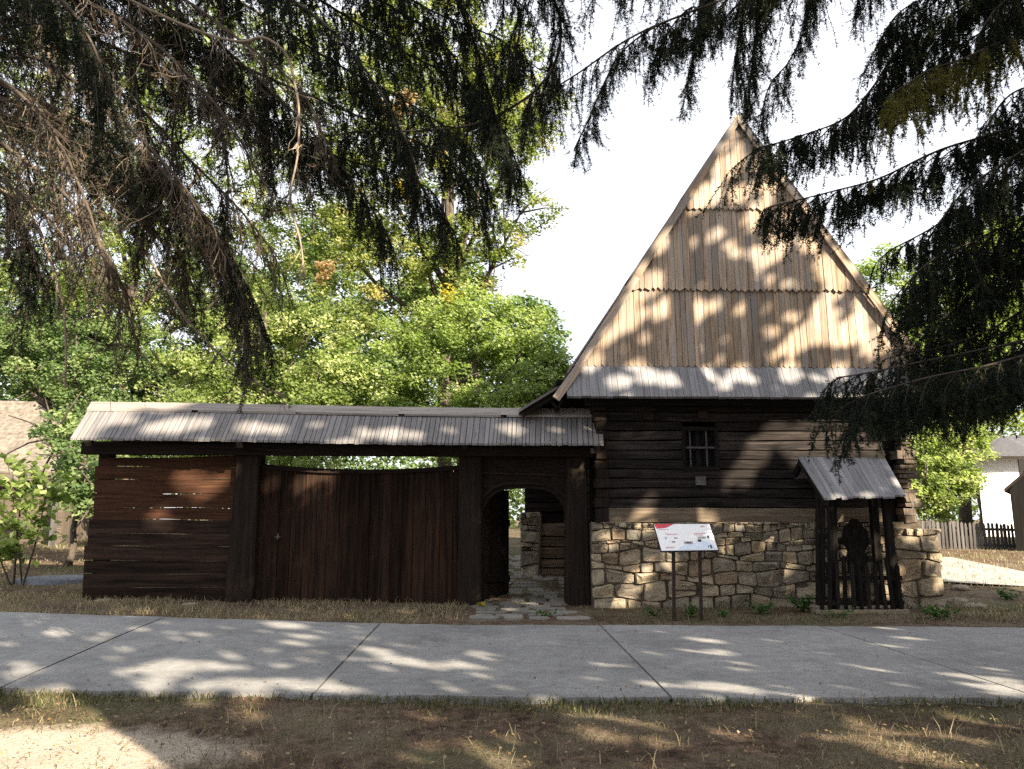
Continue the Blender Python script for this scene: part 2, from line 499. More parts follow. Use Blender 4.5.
# ------------------------------------------------------------------ ground
xs = np.unique(np.concatenate([np.linspace(-9, 9, 150), np.linspace(-40, 40, 81), np.linspace(-400, 400, 41)]))
ys = np.unique(np.concatenate([np.linspace(3, 14, 110), np.linspace(-30, 45, 76), np.linspace(-300, 500, 41)]))
X, Y = np.meshgrid(xs, ys)
Z = gz(X, Y)
near = sstep(7.4, 7.0, Y) * (Y > -2)
bump = .018 * np.sin(X * 2.3 + 1.3 * np.sin(Y * 1.7)) * np.cos(Y * 2.9 + X) + .012 * np.sin(X * 6.1 + 2 * Y) * np.sin(5.3 * Y - X * 1.4)
bumpn = rg.normal(0, .006, X.shape)
Z = Z + np.where((Y < 7.2) & (Y > 0), bump + bumpn - .02, 0)
Z = Z + np.where((Y > 13.9) & (Y < 45), bump * 1.2, 0)
Z = np.where((Y >= 7.2) & (Y < 11.0), Z - .05, Z)
nV = np.stack([X.ravel(), Y.ravel(), Z.ravel()], 1)
ny, nx = X.shape
I = (np.arange(ny - 1)[:, None] * nx + np.arange(nx - 1)[None]).ravel()
np_mesh('ground', nV, np.stack([I, I + 1, I + nx + 1, I + nx], 1), np.full(len(I), .5), M['ground'], None, 'structure', True)

# ------------------------------------------------------------------ concrete path: slabs with dark joints
PZ = 0.03
near_px = [(-330, 683), (-150, 685), (0, 687.5), (312, 694.5), (672, 697.5), (1040, 697.5), (1450, 697)]
far_px = [(-330, 606), (-40, 610.5), (165, 617), (380, 623.5), (600, 625), (820, 626), (1060, 627.5)]
nearp = [gnd(x, y, PZ) for x, y in near_px]; farp = [gnd(x, y, PZ) for x, y in far_px]
mb = MB()


def lerp(a, b, t): return a + (b - a) * t
for i in range(len(nearp) - 1):
    a, b, c, d = nearp[i], nearp[i + 1], farp[i + 1], farp[i]
    g = .012
    e = (b - a).normalized() * g; e2 = (c - d).normalized() * g
    NXs, NYs = 30, 8
    var = rnd.random()
    grid = []
    for q in range(NYs + 1):
        l0, r0 = lerp(a + e, d + e2, q / NYs), lerp(b - e, c - e2, q / NYs)
        row = []
        for p in range(NXs + 1):
            P = lerp(l0, r0, p / NXs)
            edge = (0.022 * math.sin(P.x * 3.1 + i) + .014 * math.sin(P.x * 9.7) + rnd.uniform(-.012, .012)) * (1 if q == 0 else (-1 if q == NYs else 0))
            row.append(Vector((P.x, P.y + edge, float(gz(P.x, P.y)) + PZ)))
        grid.append(row)
    base = len(mb.v)
    for row in grid:
        mb.v.extend([tuple(P) for P in row])
    for q in range(NYs):
        for p in range(NXs):
            k = base + q * (NXs + 1) + p
            ids = [k, k + 1, k + NXs + 2, k + NXs + 1]
            mb.face(ids, [(mb.v[j][0], mb.v[j][1]) for j in ids], var, 0)
    # skirts
    for p in range(NXs):
        A, B = grid[0][p], grid[0][p + 1]
        dn = Vector((0, 0, -.12))
        mb.poly([A + dn, B + dn, B, A], None, var, 0)
    for (P0, P1) in ((grid[0][0], grid[-1][0]), (grid[-1][-1], grid[0][-1])):
        mb.poly([P0, P1, P1 + Vector((0, 0, -.12)), P0 + Vector((0, 0, -.12))], None, var, 0)
    # joint filling strip
    if i:
        z = Vector((0, 0, -.012))
        mb.poly([a - e * 1.2 + z, a + e * 1.2 + z, d + e2 * 1.2 + z, d - e2 * 1.2 + z], None, .5, 1)
mb.build('path', [M['concrete'], M['joint']], None, 'structure')

# ------------------------------------------------------------------ flagstones at the gateway and through the courtyard
GY = 14.0
mb = MB()
fx0, fx1 = at(474, 604, GY).x, at(566, 604, GY).x


def flag_rows(y0, y1, x0f, x1f, rowh, wid, zoff):
    y = y0
    while y < y1:
        h = rnd.uniform(*rowh)
        x = x0f(y) - rnd.uniform(0, .2)
        while x < x1f(y):
            wd = rnd.uniform(*wid)
            pts = []
            for k in range(9):
                a = 2 * PI * k / 9 + rnd.uniform(-.15, .15)
                ex = math.copysign(abs(math.cos(a)) ** .6, math.cos(a)); ey = math.copysign(abs(math.sin(a)) ** .6, math.sin(a))
                pts.append((x + wd / 2 + ex * (wd / 2 - .025) * rnd.uniform(.88, 1.05), y + h / 2 + ey * (h / 2 - .025) * rnd.uniform(.88, 1.05)))
            tz = rnd.uniform(-.012, .012)
            f0 = lambda a, b: (a, b, float(gz(a, b)) + zoff + tz)
            f1 = lambda a, b: (a, b, float(gz(a, b)) + zoff - .06)
            mb.prism(pts, f0, f1)
            x += wd
        y += h
flag_rows(11.75, 14.9, lambda y: fx0 + .1, lambda y: fx1 - .3, (.28, .5), (.3, .7), .022)
flag_rows(14.9, 22, lambda y: -.4, lambda y: 2.6, (.3, .55), (.3, .75), .015)
mb.build('flagstone_path', M['flag'], None, 'structure')

# pale gravel roads: behind the house to the right, and a light strip behind the sapling
def sheet(name, pts, mat_, dz):
    b = MB()
    n = len(pts) // 2
    A, B = pts[:n], pts[n:][::-1]
    for k in range(n - 1):
        for s in range(6):
            q = []
            for (u, v) in ((k, s), (k + 1, s), (k + 1, s + 1), (k, s + 1)):
                P = lerp(Vector(A[u]), Vector(B[u]), v / 6)
                q.append((P.x, P.y, float(gz(P.x, P.y)) + dz))
            b.poly(q, None, .5)
    b.build(name, mat_, None, 'structure')
rp = [gnd(905, 561), gnd(950, 558), gnd(1030, 574), gnd(1200, 590), gnd(1200, 606), gnd(1030, 588), gnd(945, 583), gnd(905, 578)]
sheet('road', [tuple(p) for p in rp], M['road'], .03)
rp = [gnd(-120, 541), gnd(0, 539), gnd(60, 537), gnd(125, 534), gnd(125, 525), gnd(60, 527), gnd(0, 527), gnd(-120, 527)]
sheet('road', [tuple(p) for p in rp], M['road'], .035)


# ------------------------------------------------------------------ stone masonry
def masonry(mb, x0, x1, z0, z1, Yf, seed, big=.42, small=.17, right_edge=None, depth=.10):
    r = random.Random(seed)
    z = z0; zs = [z0]
    while z < z1 - small * .6:
        t = (z - z0) / (z1 - z0)
        h = (big * (1 - t) + small * t) * r.uniform(.8, 1.2)
        z = min(z + h, z1); zs.append(z)
    if z1 - zs[-1] > 1e-3: zs[-1] = z1
    def bound(i, x):
        if i == 0 or i == len(zs) - 1: return zs[i] + (.012 * math.sin(x * 5 + seed) if i else 0)
        return zs[i] + .05 * math.sin(x * 2.1 + i * 2.3 + seed) + .028 * math.sin(x * 5.7 + i * 1.1)
    for i in range(len(zs) - 1):
        h = zs[i + 1] - zs[i]
        x = x0
        while x < x1 - .02:
            wd = h * r.uniform(1.0, 2.7)
            xe = x1 if right_edge is None else right_edge(zs[i])
            if xe - (x + wd) < .18: wd = max(xe - x, .12)
            cells = [(0., 1.)]
            if h > .24 and r.random() < .28:
                m = r.uniform(.38, .62); cells = [(0., m), (m, 1.)]
            sub = []
            for (b0, b1) in cells:
                if len(cells) == 2 and wd > .42 and r.random() < .5:
                    mm = r.uniform(.35, .65); sub += [(0, mm, b0, b1), (mm, 1, b0, b1)]
                else: sub.append((0, 1, b0, b1))
            for (a0, a1, b0, b1) in sub:
                sl = r.uniform(-.04, .04)
                def mp(u, v, x=x, wd=wd, a0=a0, a1=a1, b0=b0, b1=b1, i=i):
                    xx = x + wd * (a0 + (a1 - a0) * u)
                    lo, hi = bound(i, xx), bound(i + 1, xx)
                    return xx, lo + (hi - lo) * (b0 + (b1 - b0) * v)
                n = 12; g = .004
                out = r.uniform(0, depth * .55); var = r.random()
                pw = r.uniform(.16, .40)
                ring = []
                for k in range(n):
                    a = 2 * PI * (k + .5) / n
                    ex = math.copysign(abs(math.cos(a)) ** pw, math.cos(a)); ey = math.copysign(abs(math.sin(a)) ** pw, math.sin(a))
                    jx, jy = r.uniform(.88, 1.02), r.uniform(.86, 1.04)
                    ring.append((ex * jx, ey * jy))
                b = len(mb.v)
                cx, cz = mp(.5, .5)
                tiltx, tiltz = r.uniform(-.03, .03), r.uniform(-.03, .03)
                for (sc_, dp) in ((1.0, .0), (.985, -.05 - out * .75), (.91, -.068 - out), (.5, -.07 - out)):
                    for (ex, ey) in ring:
                        px, pz = mp(.5 + ex * .5, .5 + ey * .5)
                        px = cx + (px - cx) * sc_ * (1 - g / max(wd * (a1 - a0), .05)); pz = cz + (pz - cz) * sc_ * (1 - .5 * g / max(h * (b1 - b0), .05))
                        j = r.uniform(-.012, .012) if dp else 0
                        mb.v.append((px, Yf + dp + j + (ex * tiltx + ey * tiltz) * (1 if dp else 0), pz))
                for q in range(3):
                    for k in range(n):
                        k2 = (k + 1) % n
                        mb.face([b + q * n + k, b + q * n + k2, b + (q + 1) * n + k2, b + (q + 1) * n + k], [(0, 0)] * 4, var, 0, False)
                mb.face([b + 3 * n + k for k in range(n)], [(0, 0)] * n, var, 0, False)
            x += wd


# ------------------------------------------------------------------ the house
HY = 13.6                                                            # log wall face
hx0 = at(605, 470, HY).x; hx1 = at(913, 480, HY).x
house = empty('wooden_house', (at(752, 600, HY).x, HY, 0), 'tall old log house with steep plank gable and rubble stone base', 'house')
fx_l, fx_r = at(591, 560, 13.45).x, at(941, 575, 13.4).x
zt = at(700, 522.5, 13.45).z
mb = MB()
masonry(mb, fx_l, at(893, 560, 13.45).x, -.06, zt, 13.45, 3, .25, .085)
mb2 = mb
fo = mb.build('foundation', M['stone'], house)
pier = MB()
zl_fix = zt + .01
pz = at(930, 528, 13.3).z
masonry(pier, at(893, 560, 13.4).x, fx_r, -.06, pz, 13.38, 11, .27, .20)
pier.build('corner_pier', M['stone'], house)
# the mortar core of both, closed to the sides and back
core = MB()
core.box((fx_l + .03, 13.405, -.1), (at(893, 560, 13.45).x, 21.5, zt - .015), 0)
core.box((at(893, 560, 13.45).x - .02, 13.335, -.1), (fx_r - .03, 14.6, pz - .02), 0)
core.box((at(880, 560, 13.45).x, 13.5, .2), (hx1 + .02, 14.4, zl_fix), 0)
core.build('mortar_core', M['mortar'], house)

# logs
ztop = at(700, 398, 13.6).z + .25
zl0 = zt - .01
nlog = 14
bounds = [zl0, zl0 + .27]
hh = (ztop - bounds[1]) / (nlog - 1)
for k in range(nlog - 1): bounds.append(bounds[-1] + hh)
wx0, wx1 = at(683, 450, HY).x, at(717.5, 450, HY).x
wz0, wz1 = at(700, 468, HY).z, at(700, 429, HY).z


def log_loft(mb, x0, x1, zb, zt_, yf, var, axis='x', seed=0, depth=.2):
    r = random.Random(seed)
    n = max(3, int((x1 - x0) / .28)); h = zt_ - zb
    sec = [(0, .03), (.03, .0), (.5, -.012 * r.uniform(.2, 1.6)), (.97, .0), (1, .03), (1, depth), (0, depth)]
    b = len(mb.v); o0, o1 = r.uniform(0, 40), r.uniform(0, 40)
    for k in range(n + 1):
        x = x0 + (x1 - x0) * k / n
        wz = .008 * math.sin(x * 1.7 + seed) + r.uniform(-.005, .005); wy = .010 * math.sin(x * 2.3 + seed * 2) + r.uniform(-.004, .004)
        for (a, d) in sec:
            zz = zb + .006 + a * (h - .012) + (wz if 0 < a < 1 else wz * .6)
            if axis == 'x': mb.v.append((x, yf + d + wy, zz))
            else: mb.v.append((yf + d + wy, x, zz))
    m = len(sec); acc = [0, .06, h * .5, h, h + .06, h + .2, h + .6]
    for k in range(n):
        for j in range(m):
            j2 = (j + 1) % m
            f = [b + k * m + j, b + (k + 1) * m + j, b + (k + 1) * m + j2, b + k * m + j2]
            u0, u1 = (x0 + (x1 - x0) * k / n) + o0, (x0 + (x1 - x0) * (k + 1) / n) + o0
            v0, v1 = acc[j] + o1, acc[(j + 1) % m] + o1 if j2 else acc[j] + .3 + o1
            if axis != 'x': f = f[::-1]; mb.face(f, [(u0, v1), (u1, v1), (u1, v0), (u0, v0)], var, 0, False)
            else: mb.face(f, [(u0, v0), (u1, v0), (u1, v1), (u0, v1)], var, 0, False)
    e0 = [b + j for j in range(m)]; e1 = [b + n * m + j for j in reversed(range(m))]
    for e in (e0, e1): mb.face(e, [(mb.v[i][2] * .2, mb.v[i][1]) for i in e], var, 0)

xr = at(886, 480, HY).x
mb = MB(); sill = MB()
for k in range(nlog):
    zb, ze = bounds[k], bounds[k + 1]
    xo0 = hx0 + rnd.uniform(-.02, .02); xe = xr + rnd.uniform(-.05, .06)
    var = rnd.random()
    if k == 0:
        log_loft(sill, hx0 - .06, xr + .03, zb, ze, HY - .05, .5, seed=90)
        continue
    if ze > wz0 + .03 and zb < wz1 - .03:
        log_loft(mb, xo0, wx0 - .0, zb, ze, HY, var, seed=k); log_loft(mb, wx1, xe, zb, ze, HY, var, seed=k + 40)
    else:
        log_loft(mb, xo0, xe, zb, ze, HY, var, seed=k)
# log wall to the sides and back
for k in range(nlog):
    log_loft(mb, HY + .1, 21.3, bounds[k], bounds[k + 1], hx0 + .02, rnd.random(), 'y', 200 + k)
mb.box((hx1 - .25, HY + .45, zl0), (hx1 - .1, 21.3, ztop), 1, .3)
mb.box((hx0 + .1, 21.1, zl0), (hx1 - .2, 21.25, ztop), 0, .3)
mb.build('log_wall', M['log_wood'], house)
sill.build('sill_beam', M['sill_log'], house)
# dark recess and projecting cross-log ends at the right corner
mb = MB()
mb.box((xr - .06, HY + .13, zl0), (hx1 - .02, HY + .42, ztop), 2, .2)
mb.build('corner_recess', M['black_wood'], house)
mb = MB()
for k in range(nlog):
    x0 = at(898, 480, HY).x + rnd.uniform(-.05, .05); x1 = hx1 + rnd.uniform(-.07, .06)
    for (q0, q1) in ((0, .52), (.52, 1)):
        if rnd.random() < .3 and q0 == 0: q1 = 1.0
        h = bounds[k + 1] - bounds[k]
        mb.box((x0 + rnd.uniform(-.03, .03), HY - .1 + rnd.uniform(-.04, .04), bounds[k] + h * q0 + .008), (x1 + rnd.uniform(-.03, .03), HY + .5, bounds[k] + h * q1 - .008), 1, None, .012)
        if q1 == 1.0 and q0 == 0: break
mb.build('log_ends', M['log_end'], house)
# vertical corner posts at left
mb = MB()
for k in range(nlog):
    h = bounds[k + 1] - bounds[k]
    mb.box((hx0 - .17 + rnd.uniform(-.03, .02), HY - .06 + rnd.uniform(-.03, .03), bounds[k] + .01), (hx0 + .05, HY + .4, bounds[k] + h - .01), 1, None, .01)
mb.build('corner_log_ends', M['gate_wood'], house)

# window
win = MB()
t_ = .05
win.box((wx0 - .02, HY - .03, wz0 - .04), (wx1 + .02, HY + .12, wz0 + .03), 0, .5)
win.box((wx0 - .02, HY - .03, wz1 - .03), (wx1 + .02, HY + .12, wz1 + .04), 0, .5)
win.box((wx0 - .02, HY - .028, wz0 + .03), (wx0 + .05, HY + .12, wz1 - .03), 2, .5)
win.box((wx1 - .05, HY - .028, wz0 + .03), (wx1 + .02, HY + .12, wz1 - .03), 2, .5)
wo = win.build('window', M['black_wood'], house)
pb = MB(); pb.box((wx0 + .04, HY + .09, wz0 + .02), (wx1 - .04, HY + .11, wz1 - .02), 0, .5)
pb.build('pane', M['dark_glass'], wo)
for px_ in (690.5, 707):
    b = MB(); x = at(px_, 448, HY).x
    b.box((x - .013, HY + .02, wz0 + .03), (x + .013, HY + .045, wz1 - .03), 2, .5); b.build('bar', M['window_bar'], wo)
b = MB(); zz = at(700, 447.5, HY).z; b.box((wx0 + .05, HY + .004, zz - .016), (wx1 - .05, HY + .019, zz + .016), 0, .5)
b.build('bar', M['window_bar'], wo)
# central mullion
b = MB(); x = at(698.5, 448, HY).x; b.box((x - .035, HY + .05, wz0 + .03), (x + .035, HY + .085, wz1 - .03), 2, .5); b.build('mullion', M['black_wood'], wo)
# small square peg tiles in the logs
for (px_, py_) in ((700, 481), (648, 416), (702, 415)):
    p = at(px_, py_, HY); b = MB(); b.box((p.x - .085, HY - .065, p.z - .075), (p.x + .085, HY + .02, p.z + .075), 0, .8, .008)
    b.build('beam_end', M['grey_plank'] if py_ < 470 else M['fence_wood'], house)

# gable: three tiers of vertical planks with pointed ends
GP = 13.42
apex = at(737, 119, GP)
Lb = at(553, 396, 13.12); Rb = Vector((2 * apex.x - Lb.x, Lb.y, Lb.z))
Lg = at(575, 367, GP)                                                # rake at the top of the skirt
half_g = apex.x - Lg.x; zg = Lg.z
slope = half_g / (apex.z - zg)


def halfw(z): return (apex.z - z) * slope
tier_z = [apex.z + .02, at(740, 210, GP).z, at(740, 290.5, GP).z, at(740, 367.5, GP).z]
for ti in range(3):
    mb = MB()
    ztp, zbt = tier_z[ti], tier_z[ti + 1]
    x = apex.x - halfw(zbt)
    xend = apex.x + halfw(zbt)
    yb, yt = GP - .05, GP - .012                                     # the foot stands proud of the head of the tier below
    while x < xend:
        wd = rnd.uniform(.09, .16)
        if xend - x - wd < .06: wd = xend - x
        xa, xb = x + .004, x + wd - .004
        top = lambda q: min(ztp - (0 if ti == 0 else -.10), apex.z - abs(q - apex.x) / slope)
        tp = rnd.uniform(.01, .045); off = rnd.uniform(.25, .75); dz = rnd.uniform(-.012, .012)
        pts = [(xa, zbt + tp * .8 + dz), (xa + (xb - xa) * off, zbt - .03 + dz), (xb, zbt + tp * .8 + dz)]
        ta, tb = top(xa), top(xb)
        if xa < apex.x < xb and ti == 0: up = [(xb, tb), (apex.x, apex.z), (xa, ta)]
        else: up = [(xb, tb), (xa, ta)]
        up = [(a, max(b, zbt + tp)) for a, b in up]
        dy = rnd.uniform(-.008, .008)
        def f0(a, b, dy=dy): 
            t = (b - zbt) / max(ztp - zbt, .1)
            return (a, yb + (yt - yb) * t + dy, b)
        def f1(a, b, dy=dy):
            p = f0(a, b); return (p[0], p[1] + .03, p[2])
        mb.prism(pts + up, f0, f1)
        x += wd
    mb.build('gable_boards', M['gable_wood'], house)
# weathered grey skirt below
mb = MB()
x = -half_g - .18
while x < half_g + .18:
    wd = rnd.uniform(.10, .17); dy = rnd.uniform(-.003, .003); e = rnd.uniform(-.012, .012)
    def wp(u, t):                                                    # t 0 at head, 1 at the eave
        k = 1 + t * (apex.x - Lb.x - half_g) / half_g * (abs(u) / half_g)
        return Vector((apex.x + u, GP - .02 + (Lb.y - GP) * t + dy, zg + .05 + (Lb.z - zg - .05) * t))
    ct = lambda u: max(0.0, min(.96, (abs(u) - half_g * .985) / (apex.x - Lb.x - half_g + .01)))
    a0, a1 = x + .003, x + wd - .003
    c = []
    for i in range(8):
        u = a1 if i & 1 else a0
        t = (1 + e) if not (i & 4) else ct(u)
        p = wp(u, t); p += Vector((0, .05 if i & 2 else 0, -.03 if i & 2 else 0)); c.append(p)
    mb.hexa(c, 2, None)
    x += wd
mb.build('skirt_roof', M['skirt_wood'], house)
# barge boards: two overlapping lengths a side
def barge(side):
    b = MB()
    A = Vector((apex.x, GP - .085, apex.z + .06)); B = Vector((apex.x + side * (half_g + .0), GP - .085, zg)); C = Vector((apex.x + side * (apex.x - Lb.x), Lb.y - .03, Lb.z - .02))
    d = (B - A)
    up = Vector((side * 1.0, 0, slope)).normalized()
    for (t0, t1, y) in ((0, .36, -.0), (.34, .68, -.025), (.66, 1.0, -.05)):
        p, q = A + d * t0, A + d * t1
        for (s, th, yy) in ((-.05, .13, 0),):
            b.beam(p + up * s + Vector((0, y, 0)), q + up * s + Vector((0, y, 0)), .035, th, up, None, 0, .006)
    b.beam(B + up * -.06 + Vector((0, -.05, 0)), C + up * -.06, .04, .14, up)
    b.build('barge_board', M['gable_wood'], house)
    # shingled roof slope behind it
    b = MB()
    n = 34
    for k in range(n):
        y0, y1 = GP - .1 + (21.6 - GP) * k / n, GP - .1 + (21.6 - GP) * (k + 1) / n
        for (t0, t1, o) in ((0, .36, .03), (.34, .7, .06), (.68, 1.03, .09)):
            p0, p1 = A + d * t0, A + d * t1
            c = []
            for i in range(8):
                P = (p1 if i & 1 else p0).copy(); P.y = y1 if i & 2 else y0
                P += up * ((.0 if not (i & 4) else .03) + (o * .5 if i & 1 else o * .5 - .03)); c.append(P)
            b.hexa(c, 0, None)
    b.build('roof_slope', M['shingle_wood'], house)
barge(-1); barge(1)
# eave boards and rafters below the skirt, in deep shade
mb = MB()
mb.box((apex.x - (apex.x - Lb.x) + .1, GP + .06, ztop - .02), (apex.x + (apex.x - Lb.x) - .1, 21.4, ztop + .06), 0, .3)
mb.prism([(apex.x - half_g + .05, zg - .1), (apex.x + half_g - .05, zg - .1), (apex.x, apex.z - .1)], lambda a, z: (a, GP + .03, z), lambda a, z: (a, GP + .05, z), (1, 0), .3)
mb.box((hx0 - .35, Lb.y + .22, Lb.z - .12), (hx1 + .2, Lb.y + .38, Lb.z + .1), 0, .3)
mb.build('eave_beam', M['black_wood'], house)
# low porch roof along the left side with its rafters and braces
pr = MB()
a = at(560, 388, 13.7); b_ = at(519, 412.5, 13.7)
for k in range(24):
    y0, y1 = 13.6 + 7.8 * k / 24, 13.6 + 7.8 * (k + 1) / 24
    c = []
    for i in range(8):
        P = (Vector(b_) if i & 1 else Vector((a.x + .5, 0, a.z + .5 * (a.z - b_.z) / (a.x - b_.x)))); P = P.copy(); P.y = y1 if i & 2 else y0
        P.z += .05 if i & 4 else 0; c.append(P)
    pr.hexa(c, 0, None)
pr.build('porch_roof', M['shingle_wood'], house)
pr = MB()
for k in range(6):
    y = 13.75 + k * 1.5
    A = Vector((a.x + .45, y, a.z + .24)); B = Vector((b_.x + .05, y, b_.z - .03))
    pr = MB(); pr.beam(A, B, .09, .12); pr.build('porch_rafter', M['black_wood'], house)
for (A, B) in ((at(548, 398, 13.8), at(559, 411, 13.8)), (at(562, 400, 13.8), at(556, 412, 13.8))):
    pr = MB(); pr.beam(A, B, .05, .05); pr.build('porch_brace', M['black_wood'], house)

# ------------------------------------------------------------------ the gate
gate = empty('roofed_gate', (at(340, 604, GY).x, GY, float(gz(-2.8, GY))), 'long dark timber gateway under a grey shingle roof beside the log house', 'gate')


def gx(px, py=540, Y=GY): return at(px, py, Y).x


def gzz(py, px=340, Y=GY): return at(px, py, Y).z
# roof
ridgeL, ridgeR = at(91, 407, 14.1), at(602, 415, 14.1)
eaveL, eaveR = at(70, 440.5, 13.3), at(604, 446.5, 13.3)
mb = MB()
n = 76
for side in (0, 1):
    t = 0.0
    while t < 1:
        dt = rnd.uniform(.0065, .0125); t1 = min(1, t + dt)
        c = []
        e = rnd.uniform(-.025, .025); dy = 0; lift = rnd.uniform(0, .008)
        for i in range(8):
            tt = t1 - .0006 if i & 1 else t + .0006
            R_, E_ = lerp(ridgeL, ridgeR, tt), lerp(eaveL, eaveR, tt)
            sag = .012 * math.sin(tt * PI * 2.2 + .4)
            E2 = E_ + (E_ - R_) * (e * .5)
            P = (E2 if not (i & 2) else R_).copy()
            if side: P.y = 28.2 - P.y
            P.z += sag + (.04 if i & 4 else 0) + lift
            c.append(P)
        if side: c = [c[1], c[0], c[3], c[2], c[5], c[4], c[7], c[6]]
        mb.hexa(c, 1, None)
        t = t1
mb.build('shingle_roof', M['shingle_wood'], gate)
mb = MB()
for k in range(5):
    t0, t1 = k / 5, (k + 1) / 5 + (.012 if k < 4 else 0)
    for sd in (0, 1):
        c = []
        for i in range(8):
            tt = t1 if i & 1 else t0
            R_, E_ = lerp(ridgeL, ridgeR, tt), lerp(eaveL, eaveR, tt)
            sag = .012 * math.sin(tt * PI * 2.2 + .4)
            P = (lerp(R_, E_, .23) if not (i & 2) else R_).copy()
            if sd: P.y = 28.2 - P.y
            P.z += sag + .052 + (.04 if i & 4 else 0) + .004 * k + (.0 if sd else .003); c.append(P)
        if sd: c = [c[1], c[0], c[3], c[2], c[5], c[4], c[7], c[6]]
        mb.hexa(c, 0, .3 + .12 * k)
mb.build('ridge_cap', M['ridge_wood'], gate)
# long plate beam, rear twin, and end rafters
mb = MB()
mb.beam(at(84, 449, 13.75), at(598, 452, 13.75), .2, .19, var=.4)
mb.build('plate_beam', M['gate_wood'], gate)
mb = MB()
mb.beam(at(84, 446, 14.42), at(598, 450, 14.42), .16, .17, var=.4)
mb.build('plate_beam', M['gate_wood'], gate)
for px_ in (80, 236, 462, 596):
    mb = MB(); t = (px_ - 70) / 533
    R_, E_ = lerp(ridgeL, ridgeR, t), lerp(eaveL, eaveR, t)
    if px_ == 80: R_.x += .12; E_.x += .12
    for sd in (0, 1):
        A, B = R_.copy() + Vector((0, 0, -.06)), E_.copy() + Vector((0, .03, -.05))
        if sd: A.y, B.y = 28.2 - A.y, 28.2 - B.y
        mb.beam(A, B, .1, .1)
    mb.build('rafter', M['gate_wood'], gate)


def post(px0t, px1t, px0b, px1b, pyt, pyb, y0=GY - .22, y1=GY + .16, mat_='gate_wood', name='post', bev=.03):
    b = MB()
    T0, T1 = at(px0t, pyt, y0), at(px1t, pyt, y0); B0, B1 = at(px0b, pyb, y0), at(px1b, pyb, y0)
    zt2, zb = T0.z, B0.z - .05
    # octagonal section: chamfered corners
    secs = []
    for (l, r_, z) in ((B0.x, B1.x, zb), (lerp(B0.x, T0.x, .5) + .008, lerp(B1.x, T1.x, .5) - .006, (zb + zt2) / 2), (T0.x, T1.x, zt2)):
        secs.append([(l + bev, y0, z), (r_ - bev, y0, z), (r_, y0 + bev, z), (r_, y1 - bev, z), (r_ - bev, y1, z), (l + bev, y1, z), (l, y1 - bev, z), (l, y0 + bev, z)])
    base = len(b.v)
    for s in secs: b.v.extend(s)
    o0, o1 = rnd.uniform(0, 30), rnd.uniform(0, 30)
    acc = [0]
    for j in range(8): acc.append(acc[-1] + math.dist(secs[0][j], secs[0][(j + 1) % 8]))
    for k in range(2):
        for j in range(8):
            j2 = (j + 1) % 8
            b.face([base + k * 8 + j, base + k * 8 + j2, base + (k + 1) * 8 + j2, base + (k + 1) * 8 + j],
                   [(secs[k][j][2] + o0, acc[j] + o1), (secs[k][j2][2] + o0, acc[j + 1] + o1), (secs[k + 1][j2][2] + o0, acc[j + 1] + o1), (secs[k + 1][j][2] + o0, acc[j] + o1)], .6)
    b.face([base + 16 + j for j in range(8)], [(0, 0)] * 8, .5)
    return b.build(name, M[mat_], gate)

post(98, 112, 90, 104, 452, 600, GY + .02, GY + .22)
post(236, 260, 223, 252, 452, 604)
post(459, 482, 457, 481, 452, 607, GY - .24, GY + .2)
post(566, 587, 566, 592, 452, 609, GY - .24, GY + .2)
# horizontal plank wall
rows = [456.5, 466, 479, 493, 507, 519, 533, 545.5, 560, 573, 586.5, 603]
for k in range(11):
    b = MB()
    red = k < 5
    stp = 0 if k < 5 else (-4 if k < 7 else -7)
    lean = -(rows[k] - 456) * .045
    pl = 97 + lean + stp + (4 if k == 0 else 0)
    pr_ = 238 - (rows[k] - 456) * .07
    g0 = rnd.uniform(-.1, .5); g1 = rnd.uniform(-.2, .4)
    T0, T1 = at(pl, rows[k] + g0 + (2 if k == 0 else 0), GY), at(pr_, rows[k] + g1 + 1.2 + (-1.5 if k == 0 else 0), GY)
    B0, B1 = at(pl - 1, rows[k + 1] - g1 * .7, GY), at(pr_, rows[k + 1] + 1.2 - g0 * .6, GY)
    y = GY - .04 + rnd.uniform(-.015, .015)
    nseg = 8
    off = (rnd.uniform(0, 40), rnd.uniform(0, 40)); var = rnd.random()
    prev = None
    for s in range(nseg + 1):
        t = s / nseg
        tp, bt = lerp(T0, T1, t), lerp(B0, B1, t)
        w1, w2 = .008 * math.sin(9 * t + k * 2) + rnd.uniform(-.004, .004), .008 * math.sin(7 * t + k) + rnd.uniform(-.004, .004)
        cur = (tp.x, tp.z + w1, bt.x, bt.z + w2)
        if prev:
            c = []
            for i in range(8):
                q = cur if i & 1 else prev
                c.append(((q[0] if i & 4 else q[2]), y + (.05 if i & 2 else 0), (q[1] if i & 4 else q[3])))
            b.hexa(c, 0, var, 0, (off[0] + t * (T1.x - T0.x), off[1]))
        prev = cur
    b.build('plank', M['red_plank'] if red else (M['grey_plank'] if k in (5, 6, 9, 10) else M['red_plank'] if k == 20 else M['grey_plank']), gate)
# double gate leaves of vertical boards with a sagging top edge


